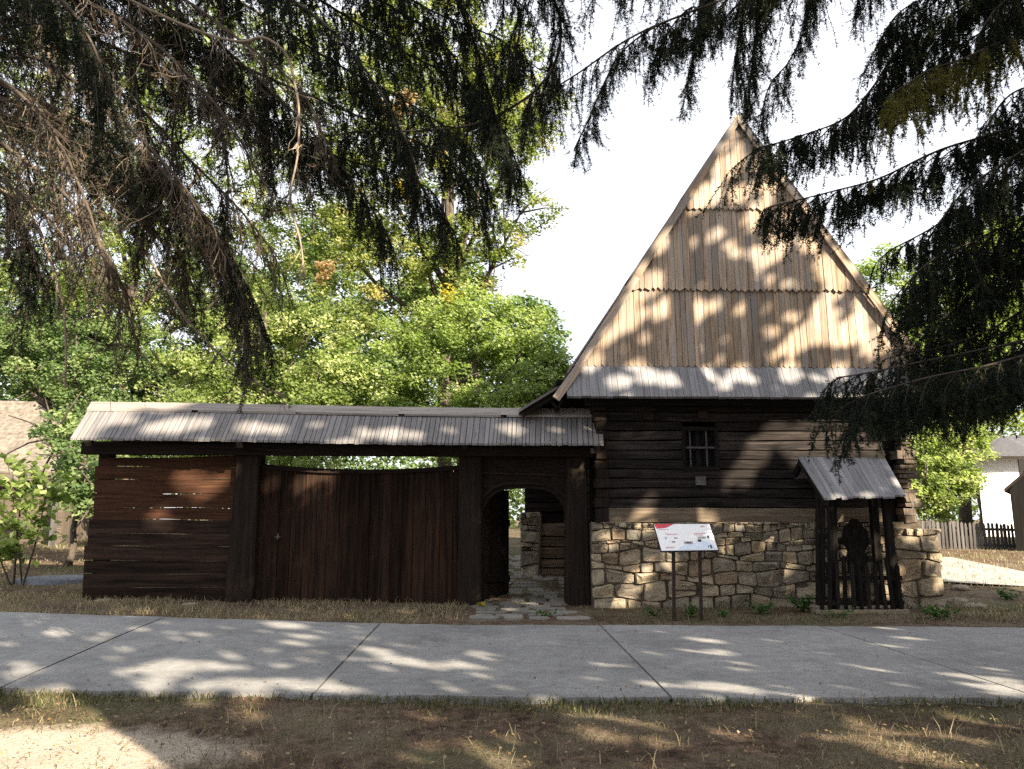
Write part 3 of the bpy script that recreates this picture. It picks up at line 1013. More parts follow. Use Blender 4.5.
def gate_leaf(pa, pb, topf, pbm, name, yy):
    b = MB(); n = 9
    cuts = [0]
    while cuts[-1] < 1: cuts.append(min(1, cuts[-1] + rnd.uniform(.09, .15)))
    if cuts[-1] - cuts[-2] < .05: cuts.pop(-2)
    for i in range(len(cuts) - 1):
        t0, t1 = cuts[i] + .0022, cuts[i + 1] - .0022
        p0, p1 = pa + (pb - pa) * t0, pa + (pb - pa) * t1
        pts = []
        lx = lambda p, py: at(p + (p - 512) * (py - 530) / 4400, py, yy).x
        pts = [(lx(p0, pbm), at(p0, pbm, yy).z + rnd.uniform(-.01, .02)), (lx(p1, pbm), at(p1, pbm, yy).z + rnd.uniform(-.01, .02)),
               (lx(p1, topf(p1)), at(p1, topf(p1), yy).z), (lx(p0, topf(p0)), at(p0, topf(p0), yy).z)]
        dy = rnd.uniform(-.012, .012)
        b.prism(pts, lambda a, z: (a, yy + dy, z), lambda a, z: (a, yy + dy + .035, z))
    o = b.build(name, M['leaf_wood'], gate)
    bk = MB()
    q0, q1, q2, q3 = at(pa + 1, pbm - 3, yy), at(pb - 1, pbm - 3, yy), at(pb - 1, 472, yy), at(pa + 1, 472, yy)
    bk.prism([(q0.x, q0.z), (q1.x, q1.z), (q2.x, q2.z), (q3.x, q3.z)], lambda a, z: (a, yy + .062, z), lambda a, z: (a, yy + .075, z), (0, 1), .4)
    bk.build('backing_board', M['gate_wood'], o)
    for py in (490, 580):
        r = MB()
        r.box((at(pa + 3, py, yy).x, yy + .08, at(pa, py, yy).z - .07), (at(pb - 3, py, yy).x, yy + .13, at(pa, py, yy).z + .07), 0)
        r.build('cross_rail', M['gate_wood'], o)
    # top rail hugging the sagging edge
    r = MB()
    for s in range(6):
        q0, q1 = pa + (pb - pa) * s / 6, pa + (pb - pa) * (s + 1) / 6
        r.beam(at(q0, topf(q0) + 2.5, yy - .03), at(q1, topf(q1) + 2.5, yy - .03), .05, .075, var=.4)
    r.build('top_rail', M['gate_wood'], o)
    return o
topf = lambda p: 462.5 + 5.5 * math.sin(max(0, min(1, (p - 250) / 208)) * PI) ** .8 + (p - 250) * .012
lf = gate_leaf(254, 357.5, topf, 605, 'gate_leaf', GY - .02)
lf2 = gate_leaf(356.8, 460, topf, 606.5, 'gate_leaf', GY - .01)
p = at(278, 537, GY - .05)
b = MB(); b.tube([(p.x, p.y - .02, p.z - .06), (p.x + .005, p.y - .03, p.z), (p.x, p.y - .02, p.z + .06)], [.012, .014, .012], 6)
b.tube([(p.x - .05, p.y - .025, p.z), (p.x + .05, p.y - .025, p.z)], [.01, .01], 6); b.build('latch', M['fence_wood'], lf)
# door surround: lintel boards with an arched opening
mb = MB()
lintel_pts = []
yl = GY - .1
A0, A1 = 481, 567
def P2(px, py): 
    q = at(px, py, yl); return (q.x, q.z)
arch = [(A0, 528), (A0 + .5, 519), (484, 508), (489, 499.5), (496, 493), (505, 489.5), (516, 488.5), (532, 488.5), (543, 489.5), (552, 493), (559, 499.5), (564, 508), (566.5, 519), (A1, 528)]
outline = [P2(476, 528)] + [P2(*q) for q in arch] + [P2(572, 528), P2(572, 452), P2(474, 452)]
# split in strips so that every face is convex: quads between arch and top
top = 452
for i in range(len(arch) - 1):
    (x0, y0), (x1, y1) = arch[i], arch[i + 1]
    q = [P2(x0, y0), P2(x1 + .001, y1), P2(x1, top), P2(x0, top)] if x1 > x0 + .3 else None
    if q: mb.prism(q, lambda a, z: (a, yl, z), lambda a, z: (a, yl + .12, z), (1, 0), .5)
for (x0, x1) in ((474, A0 + .2), (A1 - .2, 573)):
    mb.prism([P2(x0, 528), P2(x1, 528), P2(x1, top), P2(x0, top)], lambda a, z: (a, yl + .003, z), lambda a, z: (a, yl + .12, z), (1, 0), .5)
lint = mb.build('arched_lintel', M['gate_wood'], gate)
# raised moulding around the arch and a rail above
mb = MB()
pts = [at(x + (x - 524) * .10, y - 5.5, yl - .02) for x, y in arch]
for i in range(len(pts) - 1): mb.beam(pts[i], pts[i + 1], .05, .06, (0, -1, 0), .8)
mb.build('arch_moulding', M['gate_wood'], lint)
mb = MB(); mb.beam(at(480, 473, yl - .02), at(568, 475.5, yl - .02), .04, .03, var=.9)
mb.build('moulding', M['grey_plank'], lint)
# inner jamb frames
mb = MB()
mb.box((gx(480.5, 560), GY + .03, float(gz(0, GY)) - .05), (gx(484.5, 560), GY + .16, at(482, 482, GY).z), 2, .4)
mb.build('jamb', M['gate_wood'], gate)
# open door leaf, swung inwards
dh = at(484, 590, GY + .12); df = at(509, 590, 15.15)
mb = MB()
zb, ztp_ = .06, at(484, 489.5, GY + .1).z + .02
for k in range(6):
    t0, t1 = k / 6 + .006, (k + 1) / 6 - .006
    p0, p1 = lerp(dh, df, t0), lerp(dh, df, t1)
    nrm = Vector((-(df - dh).y, (df - dh).x, 0)).normalized()
    c = []
    for i in range(8):
        P = (p1 if i & 1 else p0).copy(); P += nrm * (.04 if i & 2 else 0); P.z = ztp_ if i & 4 else zb; c.append(P)
    mb.hexa(c, 2, None)
dl = mb.build('door_leaf', M['gate_wood'], gate)
for z in (.45, 1.5):
    mb = MB(); mb.beam(lerp(dh, df, .03) + nrm * -.02 + Vector((0, 0, z - dh.z)), lerp(dh, df, .97) + nrm * -.02 + Vector((0, 0, z - dh.z)), .035, .13)
    mb.build('door_ledge', M['gate_wood'], dl)
# short filler boards between gate and house, with a pale board end under the eave
mb = MB()
mb.box((gx(590, 540) + .01, GY + .02, -.05), (gx(601, 540), GY + .08, gzz(452)), 2, .3)
mb.build('filler_board', M['gate_wood'], gate)
mb = MB(); q = at(596, 450.5, 13.6); mb.box((q.x - .10, 13.58, q.z - .055), (q.x + .08, 13.75, q.z + .045), 0, .5)
mb.build('beam_end', M['fence_wood'], gate)

# ------------------------------------------------------------------ seen through the doorway
pl_ = at(520, 573, 18.0)
cw = empty('courtyard_shed', (at(545, 573, 18.3).x, 18.3, float(gz(1.2, 18.3))), 'dark timber shed on a stone pillar seen through the open gateway', 'shed')
mb = MB()
masonry(mb, at(520, 540, 18).x, at(541, 540, 18).x, float(gz(1, 18)) - .05, at(530, 512, 18).z, 18.0, 21, .3, .14)
po = mb.build('stone_pillar', M['stone'], cw)
mb = MB(); mb.box((at(520, 540, 18).x + .03, 17.99, float(gz(1, 18)) - .1), (at(541, 540, 18).x - .02, 18.5, at(530, 512, 18).z - .01), 0)
mb.build('mortar_core', M['mortar'], po)
mb = MB()
for k in range(6):
    z0 = at(530, 512, 18).z + k * .21
    log_loft(mb, at(525, 500, 18).x, at(525, 500, 18).x + 3.2, z0 + .005, z0 + .215, 18.02, rnd.random(), seed=300 + k)
mb.box((at(525, 500, 18).x + .1, 18.25, at(530, 512, 18).z), (at(525, 500, 18).x + 3.2, 20, at(530, 512, 18).z + 1.3), 0)
mb.build('log_wall', M['gate_wood'], cw)
mb = MB(); mb.box((at(541, 540, 18).x, 18.3, float(gz(1, 18)) - .1), (at(541, 540, 18).x + 1.6, 18.5, at(530, 512, 18).z), 0)
mb.build('back_wall', M['black_wood'], cw)
# board panel leaning there
bp_ = empty('board_panel', (at(551, 578, 17.6).x, 17.6, float(gz(1.4, 17.6))), 'brown panel of horizontal boards standing behind the gateway by the stone pillar', 'panel')
for k, (ya, yb_) in enumerate(((514, 522), (523, 535.5), (537, 546), (547.5, 558), (559.5, 567), (568.5, 577))):
    mb = MB(); A, B = at(541, yb_, 17.6), at(567, ya, 17.6)
    mb.box((A.x, 17.57, A.z), (B.x, 17.61, B.z), 0, None, .004)
    mb.build('board', M['brown_board'] if k else M['gate_wood'], bp_)
for (q, q2) in ((540.5, 538.5), (568, 568)):
    mb = MB(); mb.beam(at(q2, 578.5, 17.54), at(q, 513, 17.54), .06, .05, (1, 0, 0)); mb.build('side_rail', M['brown_board'], bp_)

# ------------------------------------------------------------------ wayside shrine with its carved cross
shr = empty('wayside_shrine', (at(862, 606, 12.8).x, 12.8, 0), 'small open shrine with a pitched plank roof before the stone wall', 'shrine')
rl, rr = at(798, 458.5, 13.2), at(886, 461.5, 13.2)
el, er = at(824, 500, 12.4), at(906, 497, 12.4)
mb = MB()
n = 14
for sd in (0, 1):
    for k in range(n):
        c = []; dz = rnd.uniform(0, .01); e = rnd.uniform(-.02, .03)
        for i in range(8):
            t = (k + 1 - .02) / n if i & 1 else (k + .02) / n
            R_, E_ = lerp(rl, rr, t), lerp(el, er, t)
            P = (E_ + (E_ - R_) * e if not (i & 2) else R_).copy()
            if sd: P.y = 2 * rl.y - P.y; P.y = rl.y + (P.y - rl.y) * .45; P.z = rl.z + (P.z - rl.z) * .45
            P.z += (.03 if i & 4 else 0) + dz; c.append(P)
        if sd: c = [c[1], c[0], c[3], c[2], c[5], c[4], c[7], c[6]]
        mb.hexa(c, 1, None)
mb.build('plank_roof', M['skirt_wood'], shr)
for (A, B) in ((rl, el), (rr, er)):
    mb = MB(); s = .05 if A is rl else -.05
    mb.beam(A + Vector((s, 0, -.05)), B + Vector((s, .03, -.05)), .06, .1)
    q = Vector((A.x, rl.y + .3, rl.z - .28)); mb.beam(A + Vector((s, 0, -.05)), q + Vector((s, 0, 0)), .06, .1)
    mb.build('roof_truss', M['black_wood'], shr)
for (a_, b2, c_, d_, y) in ((830, 837, 830.5, 837.5, 12.55), (884, 890.5, 894, 900.5, 12.55), (818, 825, 818.5, 825.5, 13.15), (870, 876.5, 879, 885.5, 13.15)):
    mb = MB()
    T0, T1, B0, B1 = at(a_, 497 if y < 13 else 480, y), at(b2, 497 if y < 13 else 480, y), at(c_, 606, y), at(d_, 606, y)
    c = []
    for i in range(8):
        P = ((T1 if i & 1 else T0) if i & 4 else (B1 if i & 1 else B0)); c.append(Vector((P.x, y + (.12 if i & 2 else 0), P.z if i & 4 else 0.02)))
    mb.hexa(c, 2, None); mb.build('post', M['black_wood'], shr)
for (A, B) in (((830, 497, 12.6), (892, 496, 12.6)),):
    mb = MB(); mb.beam(at(*A) + Vector((-.1, .02, .03)), at(*B) + Vector((.12, .02, .03)), .1, .1); mb.build('plate_beam', M['black_wood'], shr)
xa, xb = at(817, 600, 12.5).x, at(904, 600, 12.5).x
n = 11
for k in range(n):
    mb = MB(); x = xa + (xb - xa) * (k + .5) / n + rnd.uniform(-.01, .01); wd = .030; zt2 = at(860, 559 + rnd.uniform(-3, 4), 12.47).z
    tl = rnd.uniform(-.03, .03) + (k - n / 2) * .006
    mb.prism([(x - wd + .0, .05), (x + wd, .05), (x + wd - tl, zt2 - .06), (x - tl, zt2), (x - wd - tl, zt2 - .06)], lambda a, z: (a, 12.455, z), lambda a, z: (a, 12.485, z))
    mb.build('picket', M['black_wood'], shr)
for z in (.16, .55):
    mb = MB(); mb.box((xa, 12.488, z - .035), (xb, 12.53, z + .035), 0); mb.build('rail', M['black_wood'], shr)
mb = MB(); mb.box((xa - .05, 12.42, -.06), (xb + .03, 13.3, .055), 0, None, .012); mb.build('footing', M['stone'], shr)

cr = MB()
cxp = at(858, 560, 12.9).x
def cz_(py): return at(858, py, 12.9).z
def sym(pts): return [(cxp + a * .85, b) for a, b in pts]
# one continuous outline, cut in convex slices
prof = [(606, .10), (590, .10), (575, .11), (566, .17), (558, .19), (550, .15), (545, .22), (536, .24), (530, .22), (526, .14), (522, .07)]
for i in range(len(prof) - 1):
    (y0, w0), (y1, w1) = prof[i], prof[i + 1]
    cr.prism(sym([(-w0, cz_(y0)), (w0, cz_(y0)), (w1, cz_(y1)), (-w1, cz_(y1))]), lambda a, z: (a, 12.88 - .0, z), lambda a, z: (a, 12.99, z), (0, 1), .4)
for (dx, py, r_) in ((-.22, 541, .06), (.22, 541, .06), (-.19, 559, .05), (.19, 559, .05), (0, 523, .07)):
    q = []
    for k in range(10): q.append((cxp + dx + r_ * math.cos(2 * PI * k / 10), cz_(py) + r_ * math.sin(2 * PI * k / 10)))
    cr.prism(q, lambda a, z: (a, 12.86, z), lambda a, z: (a, 13.0, z), (0, 1), .5)
co = cr.build('carved_cross', M['black_wood'])
tag(co, 'dark carved wooden wayside cross standing inside the little shrine', 'cross')

# ------------------------------------------------------------------ information board
sg = empty('information_board', (at(688, 621, 11.7).x, 11.7, 0), 'white information panel on two thin dark legs before the stone wall', 'information board')
bl, br_ = at(661, 551.5, 11.5), at(719, 550.5, 11.5)
tl_, tr_ = at(653, 523.5, 12.02), at(710, 523.5, 12.02)
nrm = (br_ - bl).cross(tl_ - bl).normalized()


def onp(u, v, d=0.0): return lerp(lerp(bl, br_, u), lerp(tl_, tr_, u), v) + nrm * d
mb = MB(); c = []
for i in range(8): c.append(onp(i & 1, (i >> 2) & 1, -.02 if i & 2 else 0))
mb.hexa(c, 0, .5)
pn = mb.build('panel', M['board_edge'], sg)
mb = MB(); mb.poly([onp(.012, .02, .003), onp(.985, .02, .003), onp(.985, .975, .003), onp(.012, .975, .003)], None, .5)
mb.build('panel_sheet', M['board_white'], pn)


def patch(u0, v0, u1, v1, m, name='print', poly=None, d=.006):
    b = MB(); b.poly([onp(u, v, d) for u, v in (poly or [(u0, v0), (u1, v0), (u1, v1), (u0, v1)])], None, .5); return b
red = patch(0, 0, 0, 0, '', poly=[(.015, .97), (.03, .80), (.20, .83), (.36, .97)]); red.build('print_header', M['print_red'], pn)
txt = MB()
def line(u, v, L, hgt=.022, wd=(.008, .03)):
    x = u
    while x < u + L:
        q = rnd.uniform(*wd); txt.poly([onp(x, v, .0062), onp(x + q, v, .0062), onp(x + q, v + hgt, .0062), onp(x, v + hgt, .0062)], None, .5); x += q + .008
line(.07, .755, .16, .03); line(.16, .575, .2, .035); line(.66, .60, .2, .035); line(.66, .55, .12, .02); line(.10, .10, .13, .045)
line(.82, .86, .05, .05)
txt.build('print_lines', M['print_pink'], pn)
pg = MB()
for (a, b2, c_, d_) in ((.13, .44, .17, .48), (.29, .44, .35, .48), (.70, .43, .84, .50), (.44, .24, .59, .33)):
    pg.poly([onp(a, b2, .0064), onp(c_, b2, .0064), onp(c_, d_, .0064), onp(a, d_, .0064)], None, .5)
pg.build('print_pictures', M['print_grey'], pn)
pb2 = patch(0, 0, 0, 0, '', poly=[(.30, .05), (.97, .05), (.93, .20), (.84, .33), (.70, .37), (.60, .24), (.46, .20), (.36, .14)], d=.0058); pb2.build('print_map', M['print_blue'], pn)
pd = MB()
for (a, b2, c_, d_) in ((.87, .44, .91, .54), (.865, .07, .90, .20), (.47, .26, .56, .31), (.83, .10, .85, .17)):
    pd.poly([onp(a, b2, .0067), onp(c_, b2, .0067), onp(c_, d_, .0067), onp(a, d_, .0067)], None, .5)
pd.build('print_marks', M['print_dark'], pn)
for (pt, pb3) in (((673, 550), (675, 623)), ((699, 548), (702.5, 622))):
    mb = MB(); A = at(*pt, 11.72); B = at(*pb3, 11.62); A.y = B.y = 11.68
    mb.beam(Vector((B.x, B.y, -.1)), Vector((A.x, A.y, A.z + .13)), .045, .045, (0, 1, 0)); mb.build('leg', M['metal_dark'], sg)
mb = MB(); mb.beam(at(674, 590.5, 11.69), at(701.5, 590.5, 11.69), .02, .025); mb.build('crossbar', M['metal_dark'], sg)

# ------------------------------------------------------------------ far right: white house, dark shed, picket fence
wh = empty('white_house', (at(1015, 520, 29).x, 29, float(gz(19, 29))), 'whitewashed cottage with grey roof beyond the picket fence', 'house')
xw0 = at(981, 500, 29).x; zwe = at(990, 455, 29).z
SK = .70
mb = MB(); mb.hexa([Vector((xw0 + (8 if i & 1 else 0) + (7 * SK if i & 2 else 0), 36 if i & 2 else 29, zwe + .05 if i & 4 else .3)) for i in range(8)], 0, .5); mb.build('wall', M['plaster'], wh)
mb = MB()
A = at(962, 456, 28.2); pitch_r = Vector((at(1003, 437, 32.5).x, 32.5, at(1003, 437, 32.5).z))
for k in range(20):
    t0, t1 = k / 20, (k + 1) / 20
    c = []
    for i in range(8):
        xx = A.x + (t1 if i & 1 else t0) * 10
        P = Vector((xx, A.y, A.z)) if not (i & 2) else Vector((max(xx, pitch_r.x), pitch_r.y, pitch_r.z))
        P.z += .06 if i & 4 else 0; c.append(P)
    mb.hexa(c, 1, None)
for k in range(8):
    y0, y1 = A.y + k * .6, A.y + (k + 1) * .6
mb.poly([(A.x, A.y, A.z), (A.x + 8.6 * SK, 36.8, A.z), (pitch_r.x, pitch_r.y, pitch_r.z)], None, .4)
mb.build('roof', M['grey_roof'], wh)
mb = MB(); q = at(1020, 470, 28.98)
mb.box((q.x - .02, 28.97, q.z - .5), (q.x + .35, 29.02, q.z + .4), 0, .5); mb.build('window', M['dark_glass'], wh)

sh = empty('timber_shed', (at(1030, 550, 23.2).x, 23.2, float(gz(15, 23.2))), 'shade-darkened timber shed corner with sloping roof at the fence end', 'shed')
xs0 = at(1013, 520, 23.2).x
mb = MB()
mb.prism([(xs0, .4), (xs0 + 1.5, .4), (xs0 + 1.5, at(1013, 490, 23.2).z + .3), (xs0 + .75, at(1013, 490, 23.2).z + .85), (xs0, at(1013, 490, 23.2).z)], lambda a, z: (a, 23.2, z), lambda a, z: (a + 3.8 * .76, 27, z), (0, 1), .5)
mb.build('wall', M['shaded_black_wood'], sh)
A, B = at(1002, 492, 23), at(1035, 464, 23)
mb = MB()
for k in range(8):
    c = []
    for i in range(8):
        P = (B if i & 1 else A).copy(); P.y = 22.9 + (k + (1 if i & 2 else 0)) * .55; P.x += (P.y - 22.9) * .76; P.z += .09 if i & 4 else 0; c.append(P)
    mb.hexa(c, 0, None)
mb.build('roof', M['black_wood'], sh)

fe = empty('picket_fence', (at(965, 550, 24).x, 24, float(gz(14, 24))), 'weathered grey picket fence along the sunny lane before the whitewashed cottage', 'fence')
x = at(908, 530, 24).x; xe = at(1016, 530, 24).x; i = 0
pk = []
while x < xe:
    t = (x - at(908, 530, 24).x) / (xe - at(908, 530, 24).x)
    zb = float(gz(x, 24)) - .02; ztp = at(960, 519.5 + 4 * t + rnd.uniform(-1.2, 1.2), 24).z
    wd = rnd.uniform(.035, .05); tl = rnd.uniform(-.02, .02)
    mb = MB(); mb.prism([(x - wd, zb), (x + wd, zb), (x + wd + tl, ztp - .06), (x + tl, ztp), (x - wd + tl, ztp - .06)], lambda a, z: (a, 24, z), lambda a, z: (a, 24.025, z))
    mb.build('picket', M['fence_wood'], fe); x += rnd.uniform(.115, .135)
for py in (527, 543):
    mb = MB(); mb.beam(at(907, py, 24.06), at(1017, py + 3, 24.06), .05, .08); mb.build('rail', M['fence_wood'], fe)

# ------------------------------------------------------------------ far left: thatched cottage
th = empty('thatched_cottage', (at(20, 530, 24).x, 24, float(gz(-14, 24))), 'cottage with a tall straw thatched roof behind the sapling', 'house')
mb = MB()
ex = at(73, 470, 23).x; ez = at(60, 471, 23).z; rx, rz = at(36, 402, 26).x, at(36, 402, 26).z
W = 8.0
def thq(u, v, side):
    if side == 'front':
        e0, e1 = Vector((ex - W, 23, ez)), Vector((ex, 23, ez)); r0, r1 = Vector((rx - W + 3, 26, rz)), Vector((rx, 26, rz))
    else:
        e0, e1 = Vector((ex, 23, ez)), Vector((ex, 29, ez)); r0, r1 = Vector((rx, 26, rz)), Vector((rx, 26.2, rz))
    P = lerp(lerp(e0, e1, u), lerp(r0, r1, u), v)
    n_ = .05 * math.sin(P.x * 9 + P.z * 14 + P.y * 5); return P + Vector((n_, n_, .05 * math.sin(P.x * 17 + P.y * 13 + P.z * 7) - .12 * math.sin(v * PI)))
for side in ('front', 'end'):
    g = [[thq(u / 14, v / 8, side) for u in range(15)] for v in range(9)]
    for v in range(8):
        for u in range(14):
            mb.poly([g[v][u], g[v][u + 1], g[v + 1][u + 1], g[v + 1][u]], None, rnd.random())
    for u in range(14):
        mb.poly([g[0][u] + Vector((0, .1, -.28)), g[0][u + 1] + Vector((0, .1, -.28)), g[0][u + 1], g[0][u]], None, .3)
mb.build('thatched_roof', M['thatch'], th)
mb = MB(); mb.box((ex - W + .6, 23.8, .3), (ex - .6, 28.4, ez + .25), 0, .4); mb.build('wall', M['log_end'], th)
for k in range(4):
    mb = MB(); x = ex - .6 - k * 1.9; mb.box((x - .07, 23.3, .4), (x + .07, 23.42, ez + .1), 2, .5); mb.build('porch_post', M['fence_wood'], th)

# round stone slab lying in the grass
p = gnd(60, 580)
mb = MB()
ring = []
for k in range(28):
    a = 2 * PI * k / 28; ring.append((p.x + math.cos(a) * .82 * rnd.uniform(.98, 1.02), p.y + math.sin(a) * .8 * rnd.uniform(.98, 1.02)))
z0 = float(gz(p.x, p.y))
mb.prism(ring, lambda a, b: (a, b, z0 + .05), lambda a, b: (a, b, z0 - .05), (1, 0), .5)
mb.prism([(p.x + (a - p.x) * .78, p.y + (b - p.y) * .78) for a, b in ring], lambda a, b: (a, b, z0 + .058), lambda a, b: (a, b, z0 + .03), (1, 0), .3)
tag(mb.build('stone_slab', M['slab_stone']), 'low round blue grey slab in the grass beside the plank wall end', 'stone slab')

# loose rocks
def rock(px, py, r_, label, flat=.45):
    p = gnd(px, py); r = random.Random(px)
    me = MB(); n1, n2 = 9, 5
    b = len(me.v); rows = []
    for i in range(n2 + 1):
        ph = PI * i / n2
        for j in range(n1):
            a = 2 * PI * j / n1; k = r.uniform(.8, 1.15)
            me.v.append((p.x + math.cos(a) * math.sin(ph) * r_ * 1.4 * k, p.y + math.sin(a) * math.sin(ph) * r_ * k, p.z + .3 * r_ * flat + math.cos(ph) * r_ * flat * k))
    for i in range(n2):
        for j in range(n1):
            j2 = (j + 1) % n1
            me.face([b + i * n1 + j, b + (i + 1) * n1 + j, b + (i + 1) * n1 + j2, b + i * n1 + j2], [(0, 0)] * 4, .5 + .3 * r.random())
    tag(me.build('rock', M['stone']), label, 'rock', 'loose rocks by the walls')
rock(956, 603, .17, 'flat grey rock nearest the foot of the corner pier')
rock(975, 608, .14, 'small half buried rock on the verge between pier and road edge')
rock(960, 589, .15, 'pale rock beside the pier towards the lane')
rock(936, 611, .12, 'rock under the corner pier at the path edge')
rock(105, 601, .12, 'pale flat rock under the end of the plank wall', .3)
rock(190, 605, .10, 'small flat rock under the plank wall close to the big post', .3)


# ------------------------------------------------------------------ dappled light: chosen spots where gaps cut in the canopy let the sun through
spots = []
def S(px, py, r_, Y=None):
    if Y is None and 612 < py < 700: r_ *= .85
    if Y is None and py > 700 and px < 180: r_ *= 1.45
    P = gnd(px, py) if Y is None else at(px, py, Y)
    spots.append((np.array(P), r_))
for q in ((20, 738, .33), (70, 728, .30), (110, 742, .33), (150, 738, .2), (55, 712, .20), (40, 757, .25), (100, 762, .2), (170, 742, .12), (60, 740, .35), (130, 730, .25), (10, 722, .15),
          (25, 618, .30), (10, 616, .2), (8, 646, .14), (65, 668, .2), (50, 655, .08), (138, 631, .12), (160, 672, .28), (172, 664, .15), (200, 637, .1), (118, 676, .12), (210, 668, .2), (232, 660, .12), (240, 688, .25),
          (285, 627, .3), (300, 638, .2), (292, 645, .18), (196, 636, .12), (262, 633, .1), (370, 652, .2), (395, 662, .25), (425, 668, .2), (458, 667, .2), (290, 686, .22), (330, 690, .2), (250, 697, .18), (225, 655, .1),
          (150, 690, .14), (200, 700, .15), (65, 690, .12), (240, 755, .12), (500, 690, .1), (430, 745, .1), (250, 712, .14), (520, 765, .12),
          (705, 643, .2), (690, 640, .12), (650, 686, .15), (725, 690, .22), (700, 690, .15), (600, 733, .15), (625, 720, .1), (905, 640, .18), (885, 630, .15), (1000, 692, .25), (970, 680, .2), (1015, 690, .2), (900, 745, .15), (925, 755, .18), (960, 738, .15), (880, 735, .1), (990, 720, .15), (800, 700, .12), (840, 690, .1),
          (505, 602, .2), (530, 604, .12), (515, 611, .15), (150, 612, .2), (400, 612, .15), (90, 604, .15), (300, 610, .15)):
    S(*q)
rs = random.Random(12)
for k in range(95):
    S(rs.uniform(0, 500), rs.uniform(614, 700), rs.uniform(.05, .13))
for k in range(34):
    S(rs.uniform(540, 1024), rs.uniform(628, 700), rs.uniform(.05, .13))
for k in range(24):
    S(rs.uniform(330, 1024), rs.uniform(700, 769), rs.uniform(.04, .12))
for k in range(22):
    S(rs.uniform(595, 940), rs.uniform(525, 605), rs.uniform(.05, .12), 13.45)
for q in ((315, 480, .24), (305, 490, .22), (297, 500, .22), (325, 473, .18), (318, 487, .2), (283, 505, .13), (275, 480, .08), (352, 513, .09), (185, 472, .13), (208, 485, .16), (196, 478, .14), (160, 512, .12), (225, 476, .12), (120, 478, .07), (170, 520, .08), (240, 582, .13), (232, 575, .1), (580, 470, .11), (578, 480, .12), (584, 560, .1), (578, 552, .07), (476, 520, .06), (478, 600, .1)):
    S(q[0], q[1], q[2] * 1.3, 13.85)
for q in ((175, 426, .3), (200, 420, .25), (150, 432, .2), (250, 428, .25), (100, 422, .2), (275, 432, .2), (360, 437, .2), (388, 438, .25), (410, 440, .16), (515, 425, .22), (510, 435, .15), (598, 422, .1), (320, 420, .12), (450, 430, .12), (130, 415, .2), (560, 430, .1)):
    S(q[0], q[1], q[2], 13.6)
for q in ((780, 428, .24), (792, 432, .2), (820, 427, .3), (845, 430, .3), (760, 446, .2), (772, 440, .15), (757, 462, .2), (745, 468, .2), (738, 474, .16), (750, 476, .15), (765, 455, .18), (800, 440, .2), (830, 445, .25), (860, 440, .25), (880, 450, .2), (652, 501, .15), (698, 517, .2), (712, 520, .15), (640, 519, .15), (735, 480, .1), (810, 452, .2), (850, 455, .2),
          (905, 450, .25), (906, 500, .22), (893, 512, .16), (628, 588, .22), (632, 576, .15), (665, 558, .14), (660, 570, .12), (625, 540, .1), (648, 528, .14), (612, 606, .18), (600, 552, .09), (932, 535, .25), (935, 562, .25), (925, 590, .15), (900, 540, .2), (845, 556, .14), (870, 552, .12), (790, 540, .12), (838, 519, .14), (760, 545, .1), (730, 530, .12), (880, 580, .12), (915, 520, .15)):
    S(q[0], q[1], q[2], 13.5)
gr = random.Random(5)
for q in ((778, 246, .25), (768, 255, .2), (787, 240, .18), (653, 281, .25), (640, 285, .18), (840, 285, .22), (636, 313, .25), (628, 320, .2), (674, 300, .2), (665, 306, .2), (703, 306, .22), (720, 300, .15), (745, 305, .12), (828, 305, .2), (835, 312, .2), (820, 325, .25), (808, 333, .25), (798, 342, .2), (845, 330, .22), (865, 318, .22), (640, 362, .15), (700, 375, .25), (650, 378, .2), (740, 372, .2), (615, 385, .2), (670, 382, .2), (720, 388, .15), (595, 360, .2), (880, 340, .25), (735, 160, .25), (715, 190, .25), (745, 190, .2), (700, 200, .2), (690, 240, .2), (720, 230, .15), (830, 260, .2), (850, 270, .2), (760, 210, .2), (775, 180, .2), (800, 215, .2), (665, 240, .2), (640, 270, .15), (815, 240, .2), (870, 300, .2), (895, 330, .25), (610, 335, .15), (790, 375, .2), (840, 372, .2)):
    S(q[0], q[1], q[2], 13.3)
for k in range(70):
    z = gr.random() ** .8
    y_ = 140 + 250 * z; x_ = 737 + (y_ - 120) * .62 * gr.uniform(-1, 1)
    S(x_, y_, gr.uniform(.05, .13), 13.3)
for q in ((20, 500, 1.0, 16), (10, 540, .6, 16), (40, 470, .6, 16), (40, 555, .8, 19), (70, 560, .6, 19), (50, 435, .5, 23), (60, 460, .5, 23), (25, 455, .4, 23), (90, 470, .6, 18), (85, 500, .4, 18)):
    S(*[q[0], q[1], q[2], q[3]])
# the crowns of the foreground spruces, lit here and there
for q in ((905, 80, .3), (935, 70, .4), (955, 60, .4), (965, 95, .35), (925, 100, .3), (975, 80, .3), (900, 110, .25)):
    S(q[0], q[1], q[2], 6.6)
for k in range(26):
    S(gr.uniform(0, 250), gr.uniform(0, 330), gr.uniform(.12, .32), 5.2)
for k in range(8):
    S(gr.uniform(250, 520), gr.uniform(20, 260), gr.uniform(.05, .14), 5.8)
S(297, 150, .3, 5.2); S(295, 240, .25, 5.2)


def punch(C, pad):
    keep = np.ones(len(C), bool)
    for (T, r_) in spots:
        d = C - T
        al = d @ SUN
        pe = d - al[:, None] * SUN
        rr_ = np.linalg.norm(pe, axis=1)
        keep &= ~((rr_ < r_ * .9 + pad) & (al > .5))
    return keep


def unit(n):
    v = rg.normal(size=(n, 3)); return v / np.linalg.norm(v, axis=1, keepdims=True)


